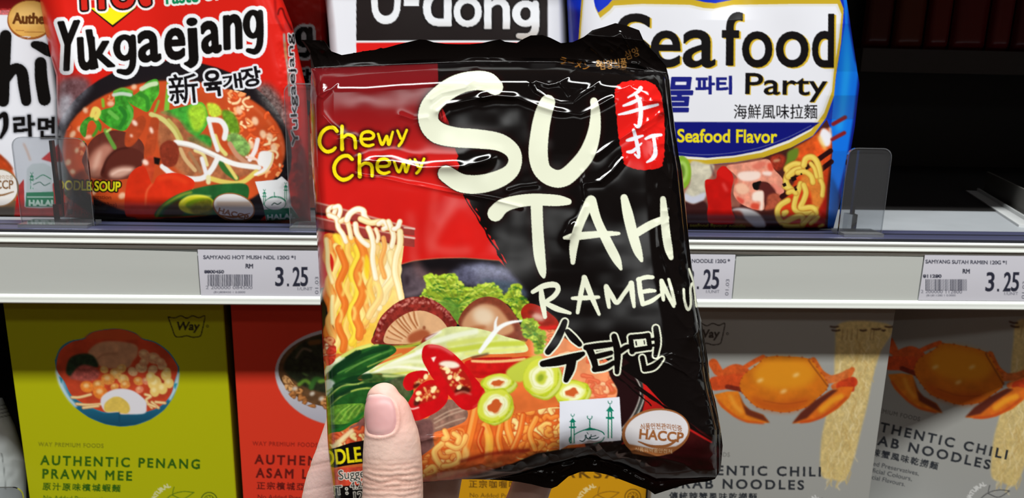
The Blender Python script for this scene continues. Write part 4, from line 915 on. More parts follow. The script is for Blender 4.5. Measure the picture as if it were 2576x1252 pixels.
    for t, x, y, s in (('Q', 168, 498, 15), ('NT :', 168, 517, 16), ('■ : 120g', 168, 538, 17), ('Suggestion', 216, 498, 15), ('(4.23oz)', 244, 518, 15)): A.text(t, x, y, s, (66, 16, 12), .85, rot=-3)
    A.fit('NOODLE SOUP', 121, 452, 303, 477, (22, 14, 12), bold=.015, grow=3.6, rot=-1.5); A.fit('NOODLE SOUP', 121, 452, 303, 477, (222, 214, 30), bold=.015, rot=-1.5)
    badge(A, 588, 522, 54, 36, -14)
    A.poly(zB([(780, 825), (945, 810), (980, 785), (1030, 830), (1050, 1000), (1110, 1095), (1060, 1108), (865, 1120), (840, 1000)]), (226, 228, 230)); G = (14, 120, 84)
    A.poly(zB([(845, 1035), (1055, 1020), (1110, 1095), (1060, 1110), (870, 1122)]), G); A.fit('HALAL', 672, 540, 742, 553, (206, 226, 214), bold=.05, rot=3)
    for q, h in (((850, 1000), 40), ((1010, 960), 44)): p = zB([q])[0]; minaret(A, p[0], p[1], h, G, .62)
    A.line(zB([(855, 980), (890, 945), (930, 935), (980, 945), (1010, 970)]), 1.8, G); A.ell(*zB([(930, 990)])[0], 27, 16, (232, 234, 236)); A.ring(*zB([(930, 990)])[0], 27, 16, 1.4, G); p = zB([(905, 1000), (925, 985), (950, 995), (975, 980)]); A.line(p, 2.2, (20, 70, 60))
    p = zB([(925, 935), (925, 905)]); A.line(p, 1.6, G, n=1)
    # big lettering
    for a, c, g in (('o', (238, 240, 244), 9.5), ('i', (14, 12, 12), 0)):
        for ch, x0, y0, x1, y1, r, sh in YUKW:
            if ch == 'g': small_g(A, x0 - 1, y0 + 1, x1 + 2, y1, 17, c, g)
            else: A.fit(ch, x0 - 3, y0 - 1, x1 + 3, y1 + 1, c, bold=.024, grow=g, rot=r, shear=sh)
    A.poly([(226, 22), (346, 18), (284, 69)], (30, 10, 10)); A.poly([(228, 20), (342, 18), (283, 63)], (240, 226, 24))
    for c, g in (((238, 236, 236), 10), ((20, 12, 12), 5), ((206, 36, 26), 0)):
        for ch, x0, y0, x1, y1 in (('H', 205, -60, 264, 26), ('o', 282, -34, 340, 23), ('t', 345, -60, 380, 17)): A.fit(ch, x0, y0, x1, y1, c, bold=.025, grow=g, rot=3)
    A.fit('Taste', 408, -28, 500, 12, (232, 238, 232), bold=.02, grow=5, rot=4); A.fit('Taste', 408, -28, 500, 12, (10, 132, 84), bold=.02, rot=4)
    A.fit('of', 512, -34, 556, 4, (232, 238, 232), bold=.03, rot=4)
    for c, g in (((228, 230, 236), 5), ((16, 14, 18), 0)):
        A.fit('新', 428, 188, 502, 264, c, bold=.012, grow=g, rot=5); A.fit('육', 516, 178, 562, 246, c, bold=.03, grow=g, rot=6); A.fit('개', 562, 188, 612, 228, c, bold=.03, grow=g, rot=8); A.fit('장', 612, 172, 662, 222, c, bold=.03, grow=g, rot=10)
    # gusset: folded seam and the upright lettering
    A.poly([(738, -90), (742, 120), (752, 200), (790, 230), (790, 560), (760, 560), (735, 400), (728, 230), (712, 90)], (196, 28, 22))
    A.line(zC([(60, 0), (75, 200), (95, 260), (165, 400)]), 5, (130, 12, 12), .8, blur=1.6); A.line(zC([(100, 190), (120, 120), (160, 120), (200, 230), (280, 390)]), 4, (84, 8, 8), .9, blur=1.4)
    A.line(zC([(180, 450), (190, 600), (210, 760), (235, 950), (250, 1250)]), 6, (150, 140, 130), .95, blur=1.2); A.line(zC([(195, 560), (205, 760)]), 5, (186, 120, 66), .9, blur=1.2)
    for c, g in (((200, 196, 198), 2.6), ((20, 16, 18), 0)):
        A.fit('Yukgaejang', 756, 345, 1038, 366, c, bold=.02, grow=g, rot=93)
    return A

def art_yuk2():
    A = Art(600, -90, 860, 600, 1.0, (196, 26, 20))
    for c, g in (((225, 222, 226), 7), ((14, 12, 12), 0)): small_g(A, 742, 66, 788, 146, 15, c, g)
    for c, g in (((225, 225, 230), 4), ((16, 14, 18), 0)): A.fit('장', 738, 172, 784, 214, c, bold=.05, grow=g)
    A.ell(760, 420, 90, 170, (26, 22, 24)); A.ell(770, 430, 80, 140, (196, 80, 40), mott=.2, msc=20)
    curls(A, [(700, 320), (830, 320), (830, 540), (700, 540)], 24, 6, [(220, 120, 70), (240, 170, 120), (206, 90, 44)], 9)
    return A

def art_kim():
    A = Art(-340, -90, 200, 600, 1.0, (222, 223, 230))
    z0 = Zf(0, 0, 3.13); zA = Zf(0, 180, 2.98)
    A.poly([(-340, -90), (180, -90), (180, 40), (116, 24), (20, 26), (-340, 30)], (120, 18, 20)); A.poly([(-340, 10), (30, 22), (30, 38), (-340, 30)], (196, 60, 60), .7, mott=.5, msc=4)
    A.ell(76, 50, 58, 50, (150, 84, 34)); A.ell(76, 48, 55, 46, (216, 164, 84), mott=.06, msc=20); A.ell(70, 40, 38, 28, (232, 190, 116), .8, blur=8)
    A.fit('Authentic', 31, 31, 160, 60, (96, 52, 20), bold=.04, rot=-1)
    for x0, x1, y in ((40, 60, 76), (62, 110, 80)): A.line([(x0, y), (x1, y + 1)], 1.4, (150, 90, 40), n=1)
    A.line([(-340, 125), (40, 94), (70, 96)], 1, (222, 223, 230))
    hi = [[(14, 90, 30), (10, 160, 32), (8, 254, 30)], [(14, 200, 24), (34, 174, 27), (54, 180, 29), (60, 215, 29), (66, 254, 26)], [(102, 158, 30), (104, 200, 32), (112, 250, 32)], [(86, 112, 18), (104, 118, 26), (122, 130, 24), (132, 138, 10)]]
    A.strokes(hi, (150, 152, 160), .6, blur=3, grow=2); A.strokes(hi, (14, 13, 13))
    A.strokes([[(-60, 90, 30), (-62, 254, 30)], [(-120, 110, 30), (-122, 254, 30)], [(-180, 100, 30), (-182, 254, 30)]], (14, 13, 13))
    for c, g, bl in (((150, 152, 160), 2.4, 2), ((14, 13, 14), 0, 0)):
        A.strokes([[(-6, 298, 9), (12, 288, 13), (14, 320, 13), (2, 346, 7)]], c, grow=g, blur=bl)
        A.fit('라', 35, 290, 90, 346, c, bold=.035, grow=g, blur=bl, rot=3); A.fit('면', 95, 293, 139, 349, c, bold=.03, grow=g, blur=bl)
    A.text('김치', -150, 340, 80, (14, 13, 14), bold=.04)
    # lower picture
    A.poly([(-340, 360), (-40, 360), (0, 388), (28, 420), (48, 470), (30, 552), (-340, 552)], (190, 70, 30), smooth=False, mott=.2, msc=20, blur=1.5); A.line([(0, 392), (18, 408), (30, 425)], 6, (150, 50, 16), .9, blur=2)
    A.rect(-340, 505, 40, 560, (120, 92, 64)); A.rect(-340, 520, 36, 560, (74, 62, 46), blur=2)
    A.poly([(44, 470), (60, 450), (62, 520), (100, 516), (134, 460), (180, 440), (180, 560), (34, 560)], (190, 24, 22), mott=.12, msc=14)
    A.ell(-2, 472, 50, 48, (150, 110, 66)); A.ell(-2, 472, 46, 45, (226, 222, 216)); A.fit('HACCP', -44, 454, 34, 476, (128, 90, 54), bold=.02, rot=1); A.fit('식품안전관리인증', -44, 440, 33, 450, (160, 130, 100)); A.line([(-40, 485, 2), (0, 491, 5), (34, 482, 3)], 1, (140, 100, 60))
    G = (10, 124, 84)
    A.poly([(68, 425), (80, 412), (110, 410), (130, 420), (136, 522), (100, 524), (64, 522)], (200, 208, 210), blur=.8); A.poly([(66, 484), (135, 482), (136, 520), (64, 520)], G); A.rect(68, 494, 134, 497, (190, 220, 206)); A.fit('HALAL', 72, 503, 140, 518, (206, 230, 216), bold=.06)
    minaret(A, 80, 475, 42, G, .7); A.line([(90, 450), (108, 440), (128, 450)], 2, G); A.ell(103, 464, 26, 13, (206, 212, 214)); p = [(84, 464), (100, 458), (112, 466), (126, 460)]; A.line(p, 2, (30, 100, 80))
    A.poly([(104, 400), (136, 372), (150, 360), (170, 372), (170, 404), (130, 408)], (196, 40, 40), blur=1, mott=.2, msc=4); A.line([(60, 362), (68, 380), (76, 402)], 5, (214, 176, 156), .8, blur=2)
    return A

def art_ud():
    A = Art(780, -90, 1460, 600, 1.0, (222, 223, 230))
    A.rect(896, -90, 1378, 102, (30, 24, 24), mott=.06, msc=60); A.rect(896, 102, 1378, 107, (224, 226, 230)); A.rect(896, 107, 1378, 330, (212, 26, 24))
    A.line([(1378, -90), (1379, 330)], 2, (180, 180, 186), n=1)
    g = lerp_col([(0, (226, 228, 232)), (.55, (226, 228, 232)), (.85, (196, 192, 190)), (1, (176, 168, 160))], (0, 0, 0, 96))
    A.fit('U', 934, -70, 1008, 61, g, bold=.012); A.rect(1016, -6, 1054, 15, g)
    for ch, x0, y0, x1, y1 in (('d', 1064, -70, 1136, 66), ('o', 1141, -8, 1212, 68), ('n', 1218, -4, 1283, 73), ('g', 1289, 0, 1358, 102)):
        
        for c, q, bl in (((14, 12, 14), 3.5, 1.5), (g, 0, 0)):
            if ch == 'g': small_g(A, x0, y0, x1, y1, 19, c, q, blur=bl)
            else: A.fit(ch, x0, y0, x1, y1, c, bold=.012, grow=q, blur=bl)
    A.fit('우동', 930, 130, 1240, 300, (230, 230, 232), bold=.04)
    A.ell(1130, 470, 230, 130, (26, 24, 26)); A.ell(1130, 465, 200, 104, (206, 150, 80), mott=.2, msc=20)
    curls(A, [(950, 400), (1300, 400), (1310, 520), (940, 520)], 60, 10, [(236, 220, 170), (226, 200, 140)], 2)
    return A

SEAW = [('S', 1552, 33, 1640, 172), ('e', 1636, 76, 1712, 170), ('a', 1717, 74, 1800, 170), ('f', 1815, 30, 1868, 165), ('o', 1866, 78, 1943, 170), ('o', 1951, 78, 2034, 170), ('d', 2042, 34, 2098, 170)]
def art_sea():
    A = Art(1400, -90, 2190, 600, 1.0, (18, 60, 200))
    z = Zf(1400, 0, 3.13); zS = Zf(1680, 360, 5.152)
    A.rect(1400, -90, 2190, 600, lerp_col([(0, (14, 40, 176)), (.3, (16, 56, 196)), (.6, (14, 60, 190)), (1, (10, 40, 150))], (0, -90, 0, 600)), mott=.08, msc=40)
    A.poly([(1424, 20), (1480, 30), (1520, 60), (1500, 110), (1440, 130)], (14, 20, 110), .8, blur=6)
    # gusset blues
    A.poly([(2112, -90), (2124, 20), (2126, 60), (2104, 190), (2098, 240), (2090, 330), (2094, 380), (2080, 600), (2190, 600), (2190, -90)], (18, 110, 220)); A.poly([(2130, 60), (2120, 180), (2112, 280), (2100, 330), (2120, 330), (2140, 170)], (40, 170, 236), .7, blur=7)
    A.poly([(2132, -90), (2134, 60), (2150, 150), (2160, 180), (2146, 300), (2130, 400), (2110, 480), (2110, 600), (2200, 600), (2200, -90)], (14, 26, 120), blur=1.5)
    # white shield with a gold edge
    sh = [(1470, -90), (1490, 10), (1505, 40), (1530, 20), (1540, 8), (1620, 4), (1740, 6), (1775, 14), (1800, 16), (1850, 6), (2000, 4), (2112, 4), (2122, 30), (2116, 100), (2102, 190), (2098, 235), (2078, 290), (2045, 335), (1990, 365), (1920, 390), (1850, 402), (1780, 408), (1700, 404), (1600, 380), (1500, 340), (1440, 300)]
    A.poly([(p[0], p[1] - 8 if p[1] < 60 else p[1] + 6) for p in sh], (190, 160, 36)); A.poly(sh, (192, 162, 40)); A.poly([(p[0] + (4 if p[0] < 1600 else -5), p[1] + (6 if p[1] < 60 else -6)) for p in sh], (216, 214, 206)); A.poly([(p[0] + (8 if p[0] < 1600 else -9), p[1] + (12 if p[1] < 60 else -12)) for p in sh], (222, 223, 230))
    fl = [(1440, 305), (2062, 308), (2040, 324), (1985, 352), (1915, 378), (1850, 391), (1780, 397), (1710, 392), (1600, 370), (1500, 335)]
    A.poly(fl, (14, 20, 112)); A.line([(p[0], p[1] - 8) for p in fl[2:9]], 2, (90, 96, 150), .8); A.line([(1440, 305), (2062, 308)], 1.5, (120, 124, 160), n=1)
    # big lettering: gold offset behind black
    for d, c in ((4.5, (206, 172, 44)), (0, (16, 14, 16))):
        for ch, x0, y0, x1, y1 in SEAW: A.fit(ch, x0 + d, y0 + d * .6, x1 + d, y1 + d * .6, c, bold=.012, rot=-.5)
        A.fit('Party', 1874 + d * .6, 183 + d * .4, 2080 + d * .6, 254 + d * .4, c, bold=.012, rot=-1)
    A.fit('해물', 1600, 190, 1738, 284, (24, 30, 120), bold=.03, shear=.12); A.fit('파티', 1749, 190, 1842, 238, (24, 30, 120), bold=.04)
    A.fit('海鮮風味拉麵', 1846, 262, 2056, 299, (20, 18, 22), bold=.005)
    A.fit('Seafood Flavor', 1704, 324, 1955, 358, (226, 210, 24), bold=.018, rot=-.4)
    # food picture
    A.poly([(1500, 352), (1600, 388), (1700, 410), (1780, 415), (1850, 409), (1920, 396), (1990, 371), (2045, 343), (2080, 300), (2092, 330), (2094, 380), (2080, 600), (1450, 600)], (70, 32, 28), mott=.2, msc=30)
    A.poly([(1500, 352), (1600, 388), (1700, 410), (1780, 415), (1850, 409), (1920, 396), (1860, 520), (1500, 540)], (140, 84, 70), mott=.2, msc=20, blur=2)
    A.poly(zS([(1640, 60), (1850, -60), (1990, -180), (2110, -200), (2125, 100), (2060, 600), (2040, 1100), (1500, 1090), (1420, 900), (1640, 500)]), lerp_col([(0, (214, 100, 34)), (.5, (206, 70, 26)), (1, (178, 34, 18))], (1960, 300, 2080, 560)), mott=.25, msc=16, blur=1.5)
    A.poly(zS([(2010, -190), (2110, -120), (2100, 20), (2020, 40), (1960, -60)]), (226, 224, 230), smooth=True, blur=1.5); A.line(zS([(1960, -80), (2010, 30), (2040, 70)]), 8, (232, 190, 90), .8, blur=3)
    A.poly(zS([(1560, 110), (1680, 60), (1690, 160), (1620, 250), (1500, 330), (1540, 200)]), (96, 120, 34), smooth=True, blur=2); A.poly(zS([(1330, 180), (1450, 140), (1530, 190), (1500, 300), (1420, 360), (1340, 280)]), (140, 44, 28), smooth=True, blur=2, mott=.3); A.line(zS([(1380, 230), (1440, 220)]), 6, (206, 160, 120), .8, blur=2)
    # squid, pepper ring
    A.poly(zS([(300, 240), (500, 270), (600, 290), (560, 430), (480, 520), (500, 650), (440, 750), (330, 790), (220, 740), (220, 640), (290, 500)]), (196, 190, 168), smooth=True, blur=1.5, mott=.15, msc=14); A.poly(zS([(220, 650), (330, 690), (480, 640), (460, 740), (330, 785), (230, 740)]), (196, 198, 216), .9, smooth=True, blur=2); A.line(zS([(560, 290), (600, 420)]), 4, (90, 60, 60), .8, blur=1.5)
    A.ell(1715, 434, 24, 42, (128, 168, 44), blur=1); A.ell(1716, 432, 15, 28, (160, 196, 90), blur=1.5); A.ell(1714, 432, 9, 19, (96, 128, 40), blur=1.5)
    A.poly(zS([(210, 760), (330, 790), (460, 750), (520, 820), (500, 920), (280, 930)]), (56, 26, 26), smooth=True, blur=2)
    A.poly(zS([(480, 520), (500, 470), (620, 460), (640, 360), (700, 300), (760, 310), (830, 390), (850, 480), (820, 640), (830, 860), (870, 960), (850, 1040), (560, 1040), (510, 930), (520, 800), (490, 620)]), (188, 20, 16), smooth=True, mott=.08, msc=20); A.poly(zS([(650, 400), (700, 310), (770, 330), (840, 430), (840, 500), (740, 470)]), (206, 26, 22), .8, smooth=True, blur=2); A.line(zS([(720, 530), (760, 610)]), 7, (226, 90, 86), .7, blur=3)
    # prawn
    A.poly(zS([(760, 300), (900, 270), (1100, 240), (1300, 210), (1370, 330), (1480, 450), (1510, 560), (1480, 690), (1380, 620), (1320, 530), (1250, 500), (1110, 510), (1110, 580), (1240, 620), (1250, 760), (1240, 860), (1130, 860), (960, 790), (860, 680), (860, 560), (900, 460), (860, 400)]), (220, 142, 118), smooth=True, mott=.14, msc=10, seed=4)
    for P, c, a in [([(900, 420), (960, 370), (1180, 370), (1190, 450), (1080, 490), (960, 480)], (238, 216, 204), .95), ([(1230, 370), (1340, 370), (1330, 420), (1240, 410)], (240, 220, 210), .9), ([(1290, 270), (1350, 260), (1370, 350), (1310, 350)], (214, 74, 54), .9), ([(1090, 300), (1200, 240), (1280, 260), (1180, 340)], (216, 110, 90), .8), ([(900, 690), (990, 740), (960, 790), (900, 740)], (206, 70, 56), .9), ([(1090, 780), (1180, 790), (1170, 860), (1080, 840)], (206, 66, 44), .9), ([(1110, 640), (1240, 620), (1240, 760), (1230, 860), (1190, 860), (1200, 760), (1100, 740)], (240, 222, 208), .95), ([(860, 470), (900, 450), (910, 520), (860, 540)], (214, 90, 70), .8), ([(880, 540), (980, 520), (1060, 600), (1000, 660), (900, 640)], (236, 190, 160), .8), ([(1330, 560), (1380, 520), (1480, 610), (1470, 680)], (226, 130, 110), .9)]:
        A.poly(zS(P), c, a, smooth=True, blur=2)
    A.poly(zS([(1100, 560), (1110, 520), (1210, 490), (1180, 600), (1120, 600)]), (16, 12, 12), smooth=True); A.poly(zS([(1180, 600), (1220, 500), (1330, 540), (1400, 640), (1300, 680), (1260, 780), (1240, 620)]), (84, 32, 30), smooth=True, blur=1.5); A.poly(zS([(1280, 780), (1300, 680), (1400, 650), (1470, 700), (1420, 830), (1260, 870)]), (170, 80, 56), smooth=True, blur=2.5, mott=.2)
    A.poly(zS([(830, 870), (900, 840), (1040, 850), (1160, 900), (1240, 980), (1270, 1060), (1250, 1100), (1120, 1090), (1000, 980), (940, 900)]), (190, 188, 190), smooth=True, blur=1.5); A.poly(zS([(850, 880), (940, 880), (980, 960), (900, 960)]), (130, 60, 50), .8, smooth=True, blur=3); A.poly(zS([(870, 980), (1000, 1000), (1100, 1090), (880, 1095)]), (140, 84, 50), .9, smooth=True, blur=3)
    # chopsticks and noodles
    for P in ([(1600, 450), (2110, 100)], [(1480, 690), (1690, 570), (2120, 240)]):
        A.line(zS(P), 13, (44, 14, 14), n=1)
    A.poly(zS([(2000, 290), (2120, 200), (2120, 250), (2010, 370)]), (36, 10, 12)); A.poly(zS([(1920, 210), (2110, 80), (2110, 130), (1950, 260)]), (40, 12, 14))
    A.poly(zS([(1720, 480), (1800, 360), (1980, 240), (2010, 480), (2040, 600), (2000, 820), (1900, 900), (1840, 620)]), (214, 130, 50), .9, smooth=True, blur=3, mott=.15, msc=10)
    for P, w in [([(1520, 560), (1600, 600), (1560, 560), (1530, 480), (1560, 370), (1540, 330), (1640, 270), (1740, 280)], 60), ([(1560, 430), (1640, 360), (1740, 330)], 70), ([(1680, 380), (1780, 370), (1860, 430), (1880, 510)], 56), ([(1760, 290), (1790, 200), (1870, 180), (1930, 240), (1960, 340), (1980, 480)], 62), ([(1850, 260), (1900, 330), (1930, 440)], 40), ([(1720, 520), (1690, 620), (1650, 740), (1640, 850), (1720, 900), (1860, 900), (1930, 850)], 54), ([(1760, 540), (1790, 640), (1760, 740), (1720, 840), (1860, 830), (1920, 880), (1900, 1000)], 56), ([(1980, 480), (2010, 560), (2000, 680)], 46), ([(1560, 640), (1620, 620), (1660, 650)], 50), ([(1560, 740), (1460, 800), (1420, 880), (1440, 980), (1500, 1030), (1600, 980), (1720, 940), (1760, 1000), (1740, 1070)], 58), ([(1500, 930), (1540, 890), (1500, 900)], 44), ([(1480, 1060), (1600, 1080), (1740, 1075)], 50), ([(1740, 1060), (1800, 1000), (1880, 920)], 48), ([(1850, 1040), (1950, 960)], 40), ([(1960, 1080), (2010, 1060)], 30)]:
        nood(A, zS(P), w / 4.5, (220, 188, 78), (170, 104, 36), (236, 214, 116), n=6, hia=.45)
    for q, s in (((1630, 460), 8), ((1800, 325), 4), ((1510, 540), 6), ((1660, 600), 4), ((1730, 400), 3)): p = zS([q])[0]; A.poly([(p[0] - s, p[1] - s * .4), (p[0] + s * .5, p[1] - s), (p[0] + s, p[1] + s * .3), (p[0] - s * .3, p[1] + s)], (26, 12, 10))
    A.poly(zS([(2045, 700), (2060, 560), (2060, 760), (2035, 1000), (1900, 1100), (1990, 940), (1950, 860)]), (160, 28, 18), .9, blur=2)
    A.poly(zS([(1300, 1060), (1480, 1060), (1500, 1110), (1250, 1110)]), (40, 20, 22), blur=2)
    A.text('seafood flavour noodle', 1735, 571, 13, (140, 132, 50), bold=.03, width=140, rot=-1)
    # chopsticks over the gusset
    for P in ([(2096, 312), (2126, 295)], [(2094, 350), (2124, 334)]): A.line(P, 10, (130, 30, 34), n=1, blur=.8)
    A.line([(2088, 322), (2090, 345)], 5, (226, 230, 236), .8, blur=1.5)
    return A

# ---------------------------------------------------------------- artwork of the cartons on the lower shelf
def crown_logo(A, x, y, col, k=1.0):         # small crown-shaped outline with the name inside, x,y = middle
    P = [(-47, -24), (-30, -22), (-15, -27), (0, -21), (15, -27), (30, -22), (45, -27), (43, -10), (38, 12), (33, 24), (15, 27), (0, 23), (-15, 26), (-29, 24), (-37, 4), (-47, -24)]
    A.line([(x + a * k, y + b * k) for a, b in P], 2.6 * k, col)
    A.fit('Way', x - 29 * k, y - 12 * k, x + 30 * k, y + 16 * k, col, bold=.03, shear=.15)
    A.ring(x + 52 * k, y - 1 * k, 2.6 * k, 2.6 * k, 1.2 * k, col)
def leaf_mark(A, x, y, col, arc):
    A.line([(x - 4, y + 34), (x + 22, y + 12), (x + 50, y + 4), (x + 78, y + 6)], 2.2, col); A.line([(x + 22, y + 12), (x + 50, y + 22), (x + 78, y + 6)], 2.2, col); A.line([(x + 24, y + 8), (x + 28, y - 8)], 2, col)
    for i in (0, 1, 2, 3, 5, 6, 7, 8, 9, 10, 11):
        a = math.radians(215 - i * 9); A.text('100% NATURAL '[i], x + 40 + 62 * math.cos(a), y + 42 - 52 * math.sin(a), 15, arc, rot=math.degrees(a) - 90, bold=.05)
def seal_mark(A, x, y, col):
    A.ring(x, y, 20, 20, 2.4, col); A.ring(x, y, 13, 13, 1.4, col); A.ell(x, y, 4, 5, col)
    for i in range(8): A.line([(x + 13 * math.cos(i * .785), y + 13 * math.sin(i * .785)), (x + 8 * math.cos(i * .785 + .4), y + 8 * math.sin(i * .785 + .4))], 1.6, col, n=1)
def box_words(A, x, y, l1, l2, l3, col, rot, faint, w1=None, w2=None, foods=True):
    r = math.radians(-rot); o = lambda a, b: (x + a * math.cos(r) - b * math.sin(r), y + a * math.sin(r) + b * math.cos(r))
    sp = 1.34
    if foods: A.text('WAY PREMIUM FOODS', *o(-7, -46), 15, faint, rot=rot, space=1.15, bold=.01, width=164)
    A.text(l1, *o(0, 0), 33, col, rot=rot, space=sp, bold=.03, width=w1); A.text(l2, *o(4, 34), 33, col, rot=rot, space=sp, bold=.03, width=w2)
    A.text(l3, *o(6, 62), 20, col, rot=rot, space=1.26, bold=.02, width=len(l3) * 24.5)
    for i, t in enumerate(('No Added Preservatives,', 'No Artificial Colours,', 'No Artificial Flavours.')): A.text(t, *o(8, 88 + 17 * i), 16, col, rot=rot, width=176 - 14 * i)

def art_green():
    A = Art(-60, 700, 640, 1500, 1.0, (178, 180, 0)); z = Zf(80, 800, 4.174)
    crown_logo(A, 470, 821, (40, 34, 14))
    # petal-edged blue bowl
    A.poly(z([(245, 470), (250, 420), (300, 310), (400, 240), (540, 210), (620, 150), (780, 115), (930, 112), (1080, 150), (1160, 210), (1300, 250), (1440, 350), (1530, 480), (1550, 540), (1530, 700), (1480, 830), (1390, 960), (1250, 1060), (1090, 1120), (930, 1135), (770, 1110), (600, 1040), (450, 930), (340, 790), (280, 650)]), (40, 120, 150), smooth=True)
    A.poly(z([(245, 520), (270, 560), (330, 650), (400, 800), (560, 930), (760, 1000), (910, 985), (930, 1010), (1100, 1010), (1300, 960), (1420, 870), (1480, 760), (1500, 680), (1550, 560), (1535, 700), (1485, 830), (1390, 960), (1250, 1060), (1090, 1120), (930, 1135), (770, 1110), (600, 1040), (450, 930), (340, 790), (280, 650)]), lerp_col([(0, (190, 214, 226)), (.25, (120, 170, 196)), (.55, (30, 110, 140)), (1, (14, 70, 96))], (0, 930, 0, 1070)), smooth=False, blur=1)
    A.line(z([(262, 560), (300, 690), (380, 830), (460, 920)]), 8, (206, 226, 232), .9, blur=2); A.line(z([(1535, 580), (1510, 720), (1450, 850)]), 7, (206, 226, 232), .9, blur=2); A.poly(z([(285, 610), (325, 630), (310, 690)]), (40, 140, 160), blur=1); A.poly(z([(1485, 690), (1530, 680), (1505, 750)]), (40, 140, 160), blur=1)
    soup = z([(262, 470), (300, 340), (420, 250), (560, 215), (640, 150), (800, 120), (940, 118), (1080, 160), (1160, 220), (1300, 262), (1430, 360), (1520, 490), (1530, 560), (1490, 690), (1470, 780), (1400, 880), (1290, 955), (1100, 1000), (930, 1005), (910, 985), (760, 985), (570, 910), (420, 810), (345, 670), (270, 560)])
    A.poly(soup, (196, 66, 34), smooth=True, mott=.18, msc=26); A.poly(z([(560, 210), (640, 150), (800, 122), (940, 120), (1080, 160), (1150, 215), (1000, 230), (800, 220)]), (206, 84, 40), .9, smooth=True, blur=2)
    A.poly(z([(590, 360), (700, 260), (880, 240), (1090, 280), (1110, 380), (1060, 450), (1000, 520), (760, 520), (660, 450)]), (206, 150, 110), smooth=True, blur=1.5, mott=.12, msc=16); A.line(z([(680, 430), (760, 380), (900, 370)]), 3, (150, 96, 66), .7, blur=1.5)
    A.poly(z([(360, 570), (400, 420), (540, 370), (650, 400), (700, 510), (600, 520), (480, 580), (440, 620)]), (30, 50, 30), smooth=True, blur=2, mott=.4, msc=8)
    A.poly(z([(400, 620), (500, 500), (620, 500), (710, 560), (680, 640), (560, 660), (430, 640)]), (176, 84, 74), smooth=True, blur=2, mott=.25, msc=8)
    R = random.Random(4)
    for x, y, s, c in [(760, 540, 50, 0), (880, 580, 70, 0), (800, 640, 80, 1), (960, 640, 70, 0), (1060, 560, 60, 2), (1150, 520, 70, 2), (1270, 540, 60, 2), (1370, 500, 56, 2), (980, 700, 60, 1), (1120, 660, 60, 1), (700, 700, 70, 1), (580, 720, 80, 3), (720, 780, 90, 3), (1180, 380, 70, 4), (1280, 420, 80, 4), (1180, 460, 60, 4), (940, 530, 60, 0), (870, 720, 50, 1), (1130, 750, 50, 5), (1200, 660, 50, 5), (1350, 460, 60, 4)]:
        q = z([(x, y)])[0]; A.ell(q[0], q[1], s / 4.6, s / 5.6, [(232, 178, 96), (222, 140, 60), (226, 180, 130), (230, 128, 44), (214, 154, 110), (226, 130, 96)][c], 1, R.uniform(-40, 40), blur=1.3, mott=.12, msc=5); A.ell(q[0] - 2, q[1] - 3, s / 11, s / 14, (246, 220, 160), .7, blur=1.5)
    for x, y, s in ((1290, 680, 80), (1250, 620, 56), (1410, 600, 60), (1440, 680, 56), (1290, 770, 56), (1370, 740, 60), (1420, 560, 44)): q = z([(x, y)])[0]; A.ell(q[0], q[1], s / 4.6, s / 4.2, (236, 200, 110), 1, 10, blur=1.2); A.ell(q[0] - 2, q[1] - 4, s / 10, s / 9, (250, 232, 170), .8, blur=1.5)
    for P in ([(420, 830), (500, 830), (620, 800)], [(470, 900), (600, 910), (740, 900)], [(540, 940), (700, 920)], [(1190, 800), (1250, 820), (1200, 860), (1260, 940)], [(1260, 880), (1330, 940)], [(1300, 880), (1400, 890)], [(1220, 900), (1300, 930)]): nood(A, z(P), 5, (238, 200, 140), (206, 130, 80), n=4)
    A.poly(z([(725, 900), (740, 820), (840, 755), (960, 740), (1080, 770), (1190, 860), (1205, 930), (1180, 1000), (1000, 1008), (930, 1005), (910, 985), (780, 985)]), (226, 224, 230), smooth=True, blur=1); A.poly(z([(760, 960), (770, 890), (850, 830), (930, 830), (1010, 890), (1030, 960), (1000, 1000), (930, 995), (900, 980), (800, 985)]), (222, 190, 84), smooth=True, blur=1.2, mott=.06)
    A.line(z([(918, 985), (920, 1090)]), 2, (10, 60, 84), .8, blur=1)
    box_words(A, 102, 1168, 'AUTHENTIC PENANG', 'PRAWN MEE', '原汁原味檳城蝦麵', (44, 92, 6), -1.5, (120, 124, 14), 400, 226)
    leaf_mark(A, 410, 1232, (90, 120, 10), (214, 214, 160)); seal_mark(A, 526, 1258, (60, 90, 10))
    return A
